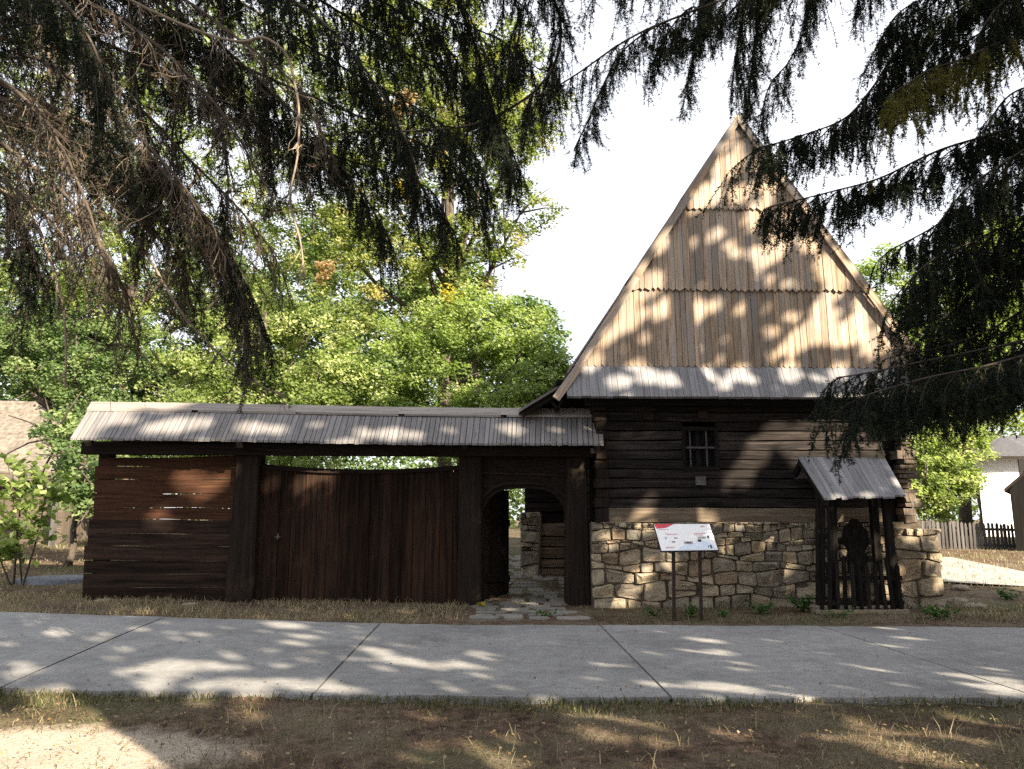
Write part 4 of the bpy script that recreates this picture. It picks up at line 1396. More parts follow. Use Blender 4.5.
def leaf_quads(C, size, up=.35, aspect=.62, var=None, bias=None):
    n = len(C)
    nr = unit(n); nr[:, 2] = np.abs(nr[:, 2]) * .8 + up
    if bias is not None: nr = nr + bias
    nr /= np.linalg.norm(nr, axis=1, keepdims=True)
    t = np.cross(nr, unit(n)); t /= np.linalg.norm(t, axis=1, keepdims=True) + 1e-9
    b = np.cross(nr, t)
    s = (size * rg.uniform(.65, 1.3, n))[:, None]
    a = s * aspect
    V = np.stack([C - t * s * .5, C + b * a * .5 - t * s * .05 + nr * s * .06, C + t * s * .5, C - b * a * .5 - t * s * .05 + nr * s * .06], 1).reshape(-1, 3)
    F_ = np.arange(n * 4).reshape(n, 4)
    if var is None: var = rg.random(n)
    return V, F_, var


# ------------------------------------------------------------------ unseen wood behind the camera, shaped to shade the place
def uwz(u, w_, z):
    s, c = math.sin(SUN_AZ), -math.cos(SUN_AZ)
    return np.stack([s * w_ + c * u, -c * w_ + s * u, z], 1)
cl = []
for (u, w_, z, ru, rw, rz_, n) in ((-.3, 8.2, 11.2, 3.0, 2.4, 7.0, 17000), (3.4, 7.8, 11.0, 2.9, 2.4, 7.2, 16000), (6.8, 8.4, 10.8, 2.9, 2.4, 7.4, 16000), (10.2, 8.0, 10.6, 2.9, 2.4, 7.2, 16000), (13.7, 8.3, 10.2, 3.0, 2.4, 7.2, 16000), (16.6, 7.6, 9.6, 2.0, 2.0, 6.8, 9000),
                                  (1.5, 6.5, 6.2, 3.2, 1.8, 3.4, 6000), (5.5, 6.3, 5.6, 3.2, 1.8, 3.4, 6000), (9.2, 6.2, 5.4, 3.0, 1.8, 3.2, 6000), (13.5, 6.4, 6.0, 3.2, 1.8, 3.4, 6000), (8, 8.3, 14.8, 9.2, 2.0, 2.6, 34000), (2, 8.0, 14.6, 4.2, 2.0, 2.4, 16000), (8, 6.6, 4.6, 10.5, 2.0, 2.8, 34000), (1, 7.6, 9.5, 4, 2.2, 5, 14000)):
    q = unit(n) * (rg.random(n) ** .4)[:, None]
    q = q + .0
    cl.append(uwz(u + q[:, 0] * ru, w_ + q[:, 1] * rw, z + q[:, 2] * rz_))
C = np.concatenate(cl)
keep = punch(C, .03)
px, py, dz = project(C)
keep &= ~((dz > 0) & (px > -60) & (px < 1090) & (py > -60))
C = C[keep]
# clumps added across the sun's path to keep the old gate in deep shade
fill = []
for (px_, py_, Yf, rf) in ((400, 572, 13.95, .5), (425, 583, 13.95, .5), (375, 588, 13.95, .45), (345, 590, 13.95, .45), (410, 540, 13.95, .4)):
    T = np.array(at(px_, py_, Yf)); wT = math.sin(SUN_AZ) * T[0] + math.cos(SUN_AZ) * T[1]
    c0 = T + SUN * ((8.0 - wT) / math.cos(SUN_EL))
    fill.append(c0 + unit(420) * (rg.random(420) ** .4)[:, None] * rf)
C = np.concatenate([C] + fill)
V, F_, var = leaf_quads(C, .24, .2, .75)
wo_v = [V]; 
np_mesh('shade_wood', V, F_, var, M['leaf_shade_canopy'], None, 'stuff')


# ------------------------------------------------------------------ broadleaf trees behind
def crown(blobs, dens=1.0, leaf=.15, csz=.55):
    """blobs: (px,py,Y,rpx); returns leaf centres"""
    out = []; vr = []
    for (px, py, Yb, rp) in blobs:
        c = np.array(at(px, py, Yb)); r_ = rp / F * Yb
        nc = int(15 * r_ * r_ * dens) + 5
        d = unit(nc); rad = r_ * (.5 + .5 * rg.random(nc) ** .6)
        d[:, 2] *= .85
        cc = c + d * rad[:, None] * np.array([1, .75, 1])
        cs = csz * rg.uniform(.6, 1.3, nc)
        for k in range(nc):
            m = int(84 * (cs[k] / .55) ** 2 * (.15 / leaf) ** 1.6 * min(1, (csz / .55) ** -.4))
            q = unit(m) * (rg.random(m) ** .45)[:, None] * np.array([1, 1, .55]) * cs[k] * .82
            tilt = rg.normal(0, .35, 2); q[:, 2] += q[:, 0] * tilt[0] + q[:, 1] * tilt[1]
            out.append(cc[k] + q)
            vr.append(np.clip(rg.normal(.5, .24) + rg.normal(0, .13, m), 0, 1))
    return np.concatenate(out), np.concatenate(vr)


def broadleaf(label, blobs, mat_, dens=1.0, leaf=.15, group='broadleaf trees behind the gate', name='broadleaf_tree', trunk_r=.22, extra=None, base=None, csz=.55, bark='bark'):
    cs = [np.array(at(b[0], b[1], b[2])) for b in blobs]
    m = np.mean(cs, axis=0)
    if base is not None: m = np.array([base[0], base[1], 0])
    g = float(gz(m[0], m[1]))
    root = empty(name, (m[0], m[1], g), label, 'tree', group)
    zmax = max(c[2] for c in cs); zfork = g + (min(c[2] for c in cs) - g) * .55
    mb = MB()
    mb.tube([(m[0], m[1], g - .1), (m[0] + .1, m[1], (g + zfork) / 2), (m[0], m[1] + .1, zfork), (m[0] + .15, m[1] + .1, zfork + (zmax - zfork) * .5), (m[0] + .1, m[1], zmax)], [trunk_r * 1.2, trunk_r, trunk_r * .85, trunk_r * .55, trunk_r * .15], 8)
    mb.build('trunk', M[bark], root)
    mb = MB()
    for c in cs:
        s = Vector((m[0] + .05, m[1] + .05, zfork + max(0, (c[2] - zfork) * .35))); e = Vector(c)
        mid = lerp(s, e, .5) + Vector((rnd.uniform(-.3, .3), rnd.uniform(-.3, .3), -.15 * (e - s).length * .5))
        mb.tube([s, mid, e], [trunk_r * .5, trunk_r * .3, trunk_r * .1], 6)
        for k in range(5):
            d = Vector(unit(1)[0]); L = .9 * Vector(c - m).length ** .1 * rnd.uniform(.8, 1.8); st = lerp(mid, e, rnd.uniform(.3, 1))
            mb.tube([st, st + d * L * .5 + Vector((0, 0, .1)), st + d * L], [.04, .025, .01], 4)
    mb.build('limbs', M[bark], root)
    C, var = crown(blobs, dens, leaf, csz)
    V, F_, var = leaf_quads(C, leaf, .35, .66, var, SUN * .6)
    np_mesh('crown', V, F_, var, M[mat_], root)
    if extra:
        for (nm, bl_, mt) in extra:
            C2, _v = crown(bl_, .7, leaf, .34)
            V, F_, var = leaf_quads(C2, leaf * 1.1, .4, .7)
            np_mesh(nm, V, F_, var, M[mt], root)
    return root

broadleaf('tallest broadleaf tree behind the gate with a few yellow leaf clumps',
          [(440, 50, 24, 95), (350, 90, 24.5, 100), (495, 140, 23.5, 62), (525, 205, 23, 36), (410, 190, 24, 95), (310, 210, 24, 85), (468, 262, 23, 42), (380, 290, 24, 70), (450, 110, 25, 80), (505, 70, 25, 50), (530, 110, 24.5, 40), (500, 240, 23, 30)],
          'leaf_olive', .9, .125, extra=[('yellow_leaves', [(405, 186, 22, 9), (455, 302, 21.8, 9), (412, 194, 22, 7), (448, 296, 21.8, 6)], 'leaf_yellow'), ('rust_leaves', [(318, 272, 22, 14), (405, 100, 22.5, 12), (385, 112, 22.5, 16)], 'leaf_rust')])
broadleaf('rounded leafy tree just behind the gate roof beside the log house',
          [(520, 352, 20.5, 58), (455, 375, 20.5, 62), (475, 330, 21, 50), (390, 372, 20.5, 58), (553, 372, 20.5, 22), (430, 340, 21.5, 45), (420, 420, 20, 60), (520, 410, 20, 50)],
          'leaf_lime', 1.0, .11)
broadleaf('bushy light green tree behind the middle of the gate roof',
          [(300, 350, 21, 62), (235, 375, 20.5, 62), (330, 395, 20, 50), (260, 325, 22, 50), (180, 390, 21, 48), (300, 430, 19.5, 55), (200, 430, 19.5, 50)],
          'leaf_green', 1.0, .11)
broadleaf('tall thin crowned tree far back behind the dead spruce twigs',
          [(110, 130, 28, 100), (205, 190, 28, 95), (60, 245, 27, 90), (190, 70, 29, 85), (255, 60, 29, 80), (30, 150, 28, 70), (150, 280, 27, 75), (255, 260, 27, 60), (20, 40, 29, 70)],
          'leaf_green', .55, .14)
broadleaf('blue green bushy tree standing over the thatched cottage roof',
          [(28, 365, 27, 46), (92, 385, 26, 44), (5, 335, 27, 50), (75, 340, 27, 45), (100, 425, 25, 34), (130, 350, 26, 40)],
          'leaf_blue', 1.0, .12)
broadleaf('dark green shrubby tree beside the left end of the plank wall',
          [(92, 462, 18.5, 34), (80, 500, 18, 26), (110, 490, 18, 34), (75, 445, 19, 26), (58, 490, 18.5, 20), (50, 425, 19.5, 18)], 'leaf_blue', 1.5, .12, trunk_r=.08, csz=.4)
RG = 'broadleaf trees beyond the lane'
broadleaf('bright green tree behind the house roof beyond the hanging spruce boughs',
          [(900, 285, 31, 50), (950, 325, 30, 62), (1005, 270, 31, 60), (885, 340, 30, 36), (1010, 350, 30, 48), (955, 390, 29.5, 50), (915, 400, 30, 40)], 'leaf_lime', .9, .14, RG)
broadleaf('leafy low tree above the picket fence beside the whitewashed cottage',
          [(945, 470, 27, 34), (925, 445, 27.5, 32), (958, 440, 28, 30), (962, 478, 27.5, 16), (922, 490, 26, 26), (940, 505, 26, 22)], 'leaf_green', 1.2, .14, RG, trunk_r=.14)
BG = 'broadleaf trees far behind the gate'  # darker leaves on the next three: shaded depth put into their colour
broadleaf('broad tree with shade-darkened leaves filling the gap behind the round tree beside the house',
          [(545, 395, 34, 40), (480, 350, 35, 60), (430, 400, 34, 60), (400, 330, 36, 62), (360, 395, 34, 60), (440, 280, 36, 48), (520, 335, 35, 45), (520, 425, 33, 45)], 'leaf_blue', .75, .24, BG, csz=.9)
broadleaf('wide shade-darkened tree far back above the middle of the gate roof',
          [(320, 400, 35, 62), (250, 350, 36, 66), (180, 400, 35, 62), (300, 300, 37, 60), (210, 290, 37, 56), (240, 420, 34, 60), (340, 250, 37, 50)], 'leaf_blue', .75, .24, BG, csz=.9)
broadleaf('far tree low behind the thatched cottage ridge and the plank wall end',
          [(120, 390, 36, 58), (60, 350, 37, 58), (0, 380, 37, 62), (110, 310, 38, 55), (20, 300, 38, 60), (130, 440, 34, 45), (-50, 350, 37, 60), (70, 440, 36, 45)], 'leaf_blue', .75, .24, BG, csz=.9)
broadleaf('far tree closing the view beyond the lane behind the hanging boughs',
          [(990, 330, 42, 60), (930, 370, 42, 52), (1020, 390, 42, 50), (890, 400, 40, 40), (1000, 250, 43, 45), (950, 440, 40, 40), (1040, 300, 42, 60), (900, 460, 38, 34)], 'leaf_green', .75, .24, RG, csz=.9)
# distant wood behind everything
q = []
for k in range(150):
    x = -62 + 124 * k / 150 + rnd.uniform(-.8, .8); y = 52 + rnd.uniform(-4, 5); h = rnd.uniform(5.5, 8.0)
    if x > 14: h *= 1.0
    n = 520
    v = unit(n) * (rg.random(n) ** .35)[:, None]
    q.append(np.array([x, y, .9 + h * .5]) + v * np.array([1.6, 1.4, h * .55]))
C = np.concatenate(q); V, F_, var = leaf_quads(C, .34, .3)
np_mesh('far_wood', V, F_, var, M['leaf_blue'], None, 'stuff')


# ------------------------------------------------------------------ sapling and weeds
sp = gnd(18, 585)
root = empty('sapling', tuple(sp), 'young sapling with big bright leaves at the path edge before the thatched cottage', 'sapling')
mb = MB(); lv = []
for (dx, top, r_) in ((-.05, (at(25, 470, sp.y)), .022), (.12, at(48, 478, sp.y), .02), (-.15, at(-14, 500, sp.y), .018), (.05, at(8, 462, sp.y - .3), .018)):
    s = Vector((sp.x + dx, sp.y + rnd.uniform(-.1, .1), sp.z - .05)); m = lerp(s, top, .5) + Vector((dx * .6, 0, 0))
    mb.tube([s, m, top], [r_, r_ * .7, r_ * .3], 6)
    for k in range(17):
        t = rnd.uniform(.3, 1); b0 = lerp(lerp(s, m, t), lerp(m, top, t), t)
        e = b0 + Vector((rnd.uniform(-.5, .5), rnd.uniform(-.4, .4), rnd.uniform(-.05, .35)))
        mb.tube([b0, e], [.008, .004], 4)
        for j in range(9): lv.append(np.array(lerp(b0, e, rnd.uniform(.3, 1.1))) + rg.normal(0, .08, 3))
mb.build('stems', M['bark'], root)
V, F_, var = leaf_quads(np.array(lv), .17, .5, .8)
np_mesh('leaves', V, F_, var, M['leaf_lime'], root)


def weed(px, py, h, wd, n, label, sz=.09):
    p = gnd(px, py); root = empty('weed_plant', tuple(p), label, 'weed', 'weeds at the foot of the walls')
    mb = MB(); C = []
    for k in range(n):
        a = rnd.uniform(0, 2 * PI); L = h * rnd.uniform(.5, 1)
        e = p + Vector((math.cos(a) * wd * rnd.uniform(.3, 1), math.sin(a) * wd * .6 * rnd.uniform(.3, 1), L))
        mb.tube([p, lerp(p, e, .5) + Vector((0, 0, L * .15)), e], [.005, .004, .002], 4)
        for j in range(8): C.append(np.array(lerp(p, e, rnd.uniform(.3, 1.05))) + rg.normal(0, .025, 3))
    mb.build('stems', M['weed'], root)
    V, F_, var = leaf_quads(np.array(C), sz, .6, .6); np_mesh('leaves', V, F_, var, M['weed'], root)
weed(803, 612, .32, .3, 14, 'leafy green weed at the left foot of the shrine fence')
weed(760, 614, .2, .32, 9, 'low spreading weed at the stone wall between the panel and the shrine')
weed(690, 617, .16, .28, 8, 'small weed between the legs of the information panel', .07)
weed(655, 616, .13, .25, 7, 'thin weed left of the information panel legs', .06)
weed(940, 619, .18, .35, 12, 'green weed clump at the foot of the corner pier')
weed(838, 618, .12, .25, 7, 'tiny weed in front of the shrine footing', .06)
weed(1012, 600, .16, .4, 10, 'weed clump on the dry verge by the lane', .08)
weed(725, 617, .1, .25, 6, 'faint low weed right of the panel legs', .06)
weed(545, 617, .1, .2, 5, 'wispy weed beside the gate flagstones and right post', .06)

# ------------------------------------------------------------------ grass and litter
def blades(n, xr_, yr_, hr, keepf, varf, width=.0045, lean=.8):
    x = rg.uniform(*xr_, n); y = rg.uniform(*yr_, n)
    k = keepf(x, y); x, y = x[k], y[k]; n = len(x)
    z = gz(x, y) - .01
    h = rg.uniform(*hr, n) * (.4 + .6 * rg.random(n)); a = rg.uniform(0, 2 * PI, n); ln = rg.uniform(.15, lean, n) * h
    dx, dy = np.cos(a) * ln, np.sin(a) * ln
    b = rg.uniform(0, 2 * PI, n); wx, wy = np.cos(b) * width, np.sin(b) * width
    P0 = np.stack([x - wx, y - wy, z], 1); P1 = np.stack([x + wx, y + wy, z], 1)
    M0 = np.stack([x + dx * .4 - wx * .7, y + dy * .4 - wy * .7, z + h * .65], 1); M1 = np.stack([x + dx * .4 + wx * .7, y + dy * .4 + wy * .7, z + h * .65], 1)
    T = np.stack([x + dx, y + dy, z + h * .95], 1); T2 = T + np.stack([wx, wy, wx * 0], 1) * .2
    V = np.stack([P0, P1, M1, M0, T, T2], 1).reshape(-1, 3)
    i = np.arange(n)[:, None] * 6
    F_ = np.concatenate([i + np.array([[0, 1, 2, 3]]), i + np.array([[3, 2, 5, 4]])])
    var = varf(x, y); return V, F_, np.concatenate([var, var])


def nz(x, y, s=1.0):
    return .5 + .25 * (np.sin(x * 1.3 * s + 2 * np.sin(y * .9 * s)) + np.sin(y * 1.9 * s + 1.7 * np.sin(x * 1.1 * s + 1)))
near_line_x = np.array([p.x for p in nearp]); near_line_y = np.array([p.y for p in nearp]); far_x = np.array([p.x for p in farp]); far_y = np.array([p.y for p in farp])
edge = lambda x: np.interp(x, near_line_x, near_line_y)
fedge = lambda x: np.interp(x, far_x, far_y)
parts = []
parts.append(blades(110000, (-6, 6), (3.6, 7.6), (.02, .075), lambda x, y: (y < edge(x) - .0) & (rg.random(len(x)) < np.clip(((x + 3.0) / 1.5) ** 2 + ((y - 5.35) / .75) ** 2 - .1, .08, 1)) & (rg.random(len(x)) < .10 + .6 * nz(x, y) ** 1.8 * (0.55 + .45 * sstep(5.2, 7, y))), lambda x, y: np.clip(.38 - .34 * sstep(5.2, 7.0, y) * (nz(x, y, 1.6)) + rg.normal(0, .2, len(x)), 0, 1), .003, 1.6))
parts.append(blades(26000, (-8, 9), (6.2, 7.7), (.03, .10), lambda x, y: (y < edge(x) + .03) & (y > edge(x) - .45 * nz(x, y, 1.1)) & (rg.random(len(x)) < .25 + nz(x, y, 2.2)), lambda x, y: np.clip(.25 + rg.normal(0, .22, len(x)), 0, 1), .005, .8))
parts.append(blades(700, (-6, 6), (4.2, 7.4), (.10, .24), lambda x, y: (y < edge(x)) & (rg.random(len(x)) < nz(x, y, 1.4) ** 2), lambda x, y: np.clip(.8 + rg.normal(0, .15, len(x)), 0, 1), .004, .9))
notflag = lambda x: (x < fx0 - .1) | (x > fx1 + .05)
parts.append(blades(34000, (-9.5, -.2), (11.2, 14.3), (.03, .15), lambda x, y: (y > fedge(x) + .02) & notflag(x) & (rg.random(len(x)) < .06 + .9 * nz(x, y, 1.7) ** 2), lambda x, y: np.clip(.66 + rg.normal(0, .22, len(x)), 0, 1), .006, 1.1))
parts.append(blades(14000, (1.5, 10), (11.2, 13.4), (.03, .12), lambda x, y: (y > fedge(x) + .02) & notflag(x) & (rg.random(len(x)) < .6 * nz(x, y, 2.1)), lambda x, y: np.clip(.3 + rg.normal(0, .28, len(x)), 0, 1), .005, .9))
parts.append(blades(34000, (-24, -7.4), (11.5, 27), (.05, .16), lambda x, y: (y > fedge(x) + .02) & (rg.random(len(x)) < nz(x, y, .9)), lambda x, y: np.clip(.42 + .3 * nz(x, y, .6) + rg.normal(0, .2, len(x)), 0, 1), .009, .9))
parts.append(blades(30000, (7.6, 22), (11.4, 24), (.04, .15), lambda x, y: (y > fedge(x) + .02) & (rg.random(len(x)) < nz(x, y, .9) * .8), lambda x, y: np.clip(.7 + rg.normal(0, .2, len(x)), 0, 1), .008, .9))
off = 0; VV, FF, vv = [], [], []
for (V, F_, v) in parts:
    VV.append(V); FF.append(F_ + off); vv.append(v); off += len(V)
np_mesh('dry_grass', np.concatenate(VV), np.concatenate(FF), np.concatenate(vv), M['grass'], None, 'stuff')
# fallen leaves
n = 5200
x = rg.uniform(-6, 7, n); y = np.concatenate([rg.uniform(3.8, 7.2, 3600), rg.uniform(7, 14, 1600)])
onp_ = (y > edge(x)) & (y < fedge(x))
kp = ~(onp_ & (rg.random(n) > .22)) & (y < 13)
x, y = x[kp], y[kp]; onp_ = onp_[kp]
C = np.stack([x, y, gz(x, y) + np.where(onp_, PZ + .012, .012)], 1)
V, F_, var = leaf_quads(C, .034, 1.6, .55)
np_mesh('leaf_litter', V, F_, var, M['litter'], None, 'stuff')
p = gnd(481, 607)
C = np.array(p)[None] + rg.normal(0, .035, (14, 3)) * np.array([1, .7, .5]) + np.array([0, 0, .04])
V, F_, var = leaf_quads(C, .09, .8, .8); o = np_mesh('fallen_leaves', V, F_, var, M['leaf_yellow'])
tag(o, 'small heap of orange yellow leaves beside the left doorway post', 'leaves')


# ------------------------------------------------------------------ foreground spruces
def lines(start, d, L, K, grav, jit, target=(0, 0, -1)):
    """grow N polylines of K points"""
    P = [start]; d = d / (np.linalg.norm(d, axis=1, keepdims=True) + 1e-9)
    step = (L / (K - 1))[:, None]
    for k in range(K - 1):
        P.append(P[-1] + d * step)
        d = d + np.array(target) * grav + rg.normal(0, jit, d.shape)
        d /= np.linalg.norm(d, axis=1, keepdims=True)
    return np.stack(P, 1)


def tubes(P, r0, r1, n=3):
    N, K, _ = P.shape
    t = np.gradient(P, axis=1); t /= np.linalg.norm(t, axis=2, keepdims=True) + 1e-9
    ref = np.array([.31, .55, .77]); s = np.cross(t, ref); s /= np.linalg.norm(s, axis=2, keepdims=True) + 1e-9
    u = np.cross(s, t)
    rad = np.asarray(r0)[:, None] * (1 - np.linspace(0, 1, K))[None] + np.asarray(r1)[:, None] * np.linspace(0, 1, K)[None]
    V = []
    for j in range(n):
        a = 2 * PI * j / n; V.append(P + (s * math.cos(a) + u * math.sin(a)) * rad[:, :, None])
    V = np.stack(V, 2).reshape(-1, 3)
    base = (np.arange(N)[:, None, None] * K + np.arange(K - 1)[None, :, None]) * n + np.arange(n)[None, None]
    nxt = (np.arange(N)[:, None, None] * K + np.arange(K - 1)[None, :, None]) * n + ((np.arange(n) + 1) % n)[None, None]
    F_ = np.stack([base, nxt, nxt + n, base + n], -1).reshape(-1, 4)
    var = np.repeat(rg.random(N), (K - 1) * n)
    return V, F_, var


def needles(P, per_m, length, width, tone=None, open_=.75):
    N, K, _ = P.shape
    seg = np.diff(P, axis=1); L = np.linalg.norm(seg, axis=2).sum(1)
    cnt = np.maximum(3, (L * per_m).astype(int))
    idx = np.repeat(np.arange(N), cnt); n = len(idx)
    t = rg.random(n) * (K - 1) * .999; k = t.astype(int); f = (t - k)[:, None]
    p = P[idx, k] * (1 - f) + P[idx, k + 1] * f
    tg = P[idx, k + 1] - P[idx, k]; tg /= np.linalg.norm(tg, axis=1, keepdims=True) + 1e-9
    r = unit(n); r -= (r * tg).sum(1, keepdims=True) * tg; r /= np.linalg.norm(r, axis=1, keepdims=True) + 1e-9
    d = tg * (1 - open_) * 1.5 + r * open_; d /= np.linalg.norm(d, axis=1, keepdims=True)
    sd = np.cross(d, unit(n)); sd /= np.linalg.norm(sd, axis=1, keepdims=True) + 1e-9
    ln = (length * rg.uniform(.7, 1.25, n))[:, None]
    V = np.stack([p - sd * width, p + sd * width, p + d * ln], 1).reshape(-1, 3)
    tv = rg.random(N) if tone is None else tone
    var = np.clip(tv[idx] * .7 + rg.random(n) * .4 - .05, 0, 1)
    return V, np.arange(n * 3).reshape(n, 3), var


def catmull(pts, n):
    pts = [Vector(p) for p in pts]; pts = [pts[0] * 2 - pts[1]] + pts + [pts[-1] * 2 - pts[-2]]
    out = []
    for k in range(1, len(pts) - 2):
        p0, p1, p2, p3 = pts[k - 1:k + 3]
        for j in range(n):
            t = j / n; out.append(.5 * ((2 * p1) + (-p0 + p2) * t + (2 * p0 - 5 * p1 + 4 * p2 - p3) * t * t + (-p0 + 3 * p1 - 3 * p2 + p3) * t ** 3))
    out.append(pts[-2]); return np.array([tuple(p) for p in out])


def infr(P, mx=90, top=-60):
    px, py, z = project(P)
    return (z > 0) & (px > -mx) & (px < 1024 + mx) & (py > top)


def bough(root, pts, r0=.035, r1=.006, side_len=.7, side_gap=.14, shoot_len=(.15, .42), shoots=7, subs=4.0, per_m=250, hang=.8, needle='needle', live=1.0, twig='live_twig', t0=.12, side_k=1.0, nl=.027, nw=.0040, lit=None, dead_jit=.22):
    """one limb from trunk to tip with side branches and hanging branchlets; pts are world points"""
    L = catmull(pts, 10)
    seg = np.linalg.norm(np.diff(L, axis=0), axis=1); cum = np.concatenate([[0], np.cumsum(seg)]); tot = cum[-1]
    mb = MB(); k = len(L)
    mb.tube([tuple(p) for p in L], [r0 + (r1 - r0) * (cum[i] / tot) for i in range(k)], 6, .5)
    bo = mb.build('bough', M['bark'] if live > .4 else M[twig], root)
    s = np.arange(t0 * tot, tot, side_gap) + rg.uniform(-.05, .05, len(np.arange(t0 * tot, tot, side_gap)))
    s = np.clip(s, 0, tot * .999)
    st = np.stack([np.interp(s, cum, L[:, q]) for q in range(3)], 1)
    e = np.clip(s + .05, 0, tot); tg = np.stack([np.interp(e, cum, L[:, q]) for q in range(3)], 1) - st; tg /= np.linalg.norm(tg, axis=1, keepdims=True) + 1e-9
    kp = infr(st, 160, -260); st, tg, s = st[kp], tg[kp], s[kp]
    if len(st) == 0: return bo
    lat = np.cross(tg, np.array([0, 0, 1.])); lat /= np.linalg.norm(lat, axis=1, keepdims=True) + 1e-9
    sg = np.where(np.arange(len(st)) % 2 == 0, 1., -1.)[:, None]
    prof = np.clip(1.15 - .75 * (s / tot), .3, 1)
    sl_ = side_len * prof * rg.uniform(.6, 1.2, len(st))
    d = tg * .7 + lat * sg * rg.uniform(.4, .9, (len(st), 1)) + np.array([0, 0, -.18])
    side = lines(st, d, sl_, 7, .10 * hang, .05)
    Vt, Ft, vt = tubes(side, np.full(len(side), .0075), np.full(len(side), .003), 4)
    TW = [(Vt, Ft, vt)]; ND = []
    # hanging branchlets
    m = shoots
    idx = np.repeat(np.arange(len(side)), m); t = np.tile(np.linspace(.12, 1, m), len(side)) + rg.uniform(-.06, .06, len(idx)); t = np.clip(t, 0, .999) * 6
    kk = t.astype(int); f = (t - kk)[:, None]
    sp_ = side[idx, kk] * (1 - f) + side[idx, kk + 1] * f; stg = side[idx, kk + 1] - side[idx, kk]; stg /= np.linalg.norm(stg, axis=1, keepdims=True) + 1e-9
    # and straight from the limb
    s2 = np.arange(t0 * tot, tot, side_gap * .45); st2 = np.stack([np.interp(s2, cum, L[:, q]) for q in range(3)], 1); kp2 = infr(st2, 120, -200); st2 = st2[kp2]
    sp_ = np.concatenate([sp_, st2]); stg = np.concatenate([stg, unit(len(st2)) * .5])
    n = len(sp_)
    d = stg * .55 + np.array([0, 0, -hang]) + rg.normal(0, .22, (n, 3))
    clump = .55 + .9 * nz(sp_[:, 0] * 3, sp_[:, 1] * 3, 1.5)[:]
    sh = lines(sp_, d, rg.uniform(*shoot_len, n) * clump, 6, .30 * hang, .09 if live > .4 else dead_jit)
    TW.append(tubes(sh, np.full(n, .0032), np.full(n, .0016), 3))
    # sub branchlets
    ns = int(n * subs)
    if ns:
        idx = rg.integers(0, n, ns); t = rg.uniform(.25, 1, ns) * 5 * .999; kk = t.astype(int); f = (t - kk)[:, None]
        q = sh[idx, kk] * (1 - f) + sh[idx, kk + 1] * f; g_ = sh[idx, kk + 1] - sh[idx, kk]; g_ /= np.linalg.norm(g_, axis=1, keepdims=True) + 1e-9
        su = lines(q, g_ * .8 + rg.normal(0, .5, (ns, 3)) + np.array([0, 0, -.2 * hang]), rg.uniform(.05, .15, ns), 4, .2 * hang, .06 if live > .4 else .2)
        if live < .7: TW.append(tubes(su, np.full(ns, .002), np.full(ns, .001), 3))
    nl_ = rg.random(n) < live
    if nl_.any(): ND.append(needles(sh[nl_], per_m, nl, nw))
    if ns and live > .05:
        keep = rg.random(ns) < live; ND.append(needles(su[keep], per_m, nl, nw))
    if live > .5: ND.append(needles(side, per_m * .6, nl, nw))
    off = 0; A, B, D = [], [], []
    for (V, F_, v) in TW: A.append(V); B.append(F_ + off); D.append(v); off += len(V)
    np_mesh('twigs', np.concatenate(A), np.concatenate(B), np.concatenate(D), M[twig], bo)
    if ND:
        off = 0; A, B, D = [], [], []
        for (V, F_, v) in ND: A.append(V); B.append(F_ + off); D.append(v); off += len(V)
        np_mesh('needles', np.concatenate(A), np.concatenate(B), np.concatenate(D), M[needle], bo)
    return bo


def spruce(loc, label, h, r_):
    g = float(gz(loc[0], loc[1]))
    root = empty('spruce_tree', (loc[0], loc[1], g), label, 'tree', 'spruces standing around the viewpoint')
    mb = MB(); mb.tube([(loc[0], loc[1], g - .2), (loc[0] + .03, loc[1], g + h * .3), (loc[0], loc[1], g + h * .7), (loc[0], loc[1], g + h)], [r_ * 1.2, r_, r_ * .6, .03], 12)
    mb.build('trunk', M['bark'], root)
    return root


def PX(pl, Y): return [at(x, y, Y + dy) for (x, y, dy) in pl]

# right spruce
RT = (9.2, 6.6)
ra = spruce(RT, 'spruce whose dark boughs hang over the house from the right', 17, .26)
def rbough(zr, pl, Y=6.8, **kw):
    pts = [Vector((RT[0], RT[1], zr))] + PX(pl, Y); kw.setdefault('r0', .024); return bough(ra, pts, **kw)
rbough(7.6, [(1060, -60, 0), (960, 10, -.1), (905, 42, -.2), (872, 88, -.2), (845, 118, -.3), (800, 136, -.3), (752, 150, -.4)], side_len=.8, side_gap=.10, shoot_len=(.2, .52), shoots=9)
rbough(7.0, [(1090, 30, .3), (1010, 40, .2), (960, 60, .2), (930, 70, .2), (890, 95, .1)], Y=5.9, needle='needle_sunlit', side_len=.6, shoot_len=(.2, .55), shoots=6)
rbough(6.4, [(1080, 95, 0), (1010, 128, 0), (940, 150, -.1), (880, 178, -.1), (830, 192, -.2), (773, 206, -.2)], side_len=.7, side_gap=.10, shoot_len=(.16, .42), shoots=9)
rbough(6.0, [(1090, 160, .2), (1030, 180, .2), (970, 205, .1), (925, 232, .1), (890, 250, 0)], side_len=.65, shoot_len=(.15, .45), shoots=8)
rbough(5.4, [(1090, 215, -.2), (1030, 240, -.2), (980, 262, -.2), (935, 285, -.2), (900, 310, -.2)], side_len=.7, shoot_len=(.15, .42), shoots=8)
rbough(4.8, [(1090, 275, 0), (1030, 306, 0), (985, 332, 0), (930, 350, -.1), (895, 352, -.1)], side_len=.55, shoot_len=(.10, .3), shoots=6)
rbough(4.4, [(1090, 310, -.4), (1030, 338, -.4), (970, 352, -.5), (920, 362, -.5), (872, 372, -.6), (836, 378, -.6)], side_len=.7, shoot_len=(.15, .40), shoots=9)
rbough(4.2, [(1090, 345, .2), (1030, 372, .2), (970, 388, .1), (920, 396, 0), (880, 402, 0)], side_len=.55, shoot_len=(.15, .36), shoots=8)
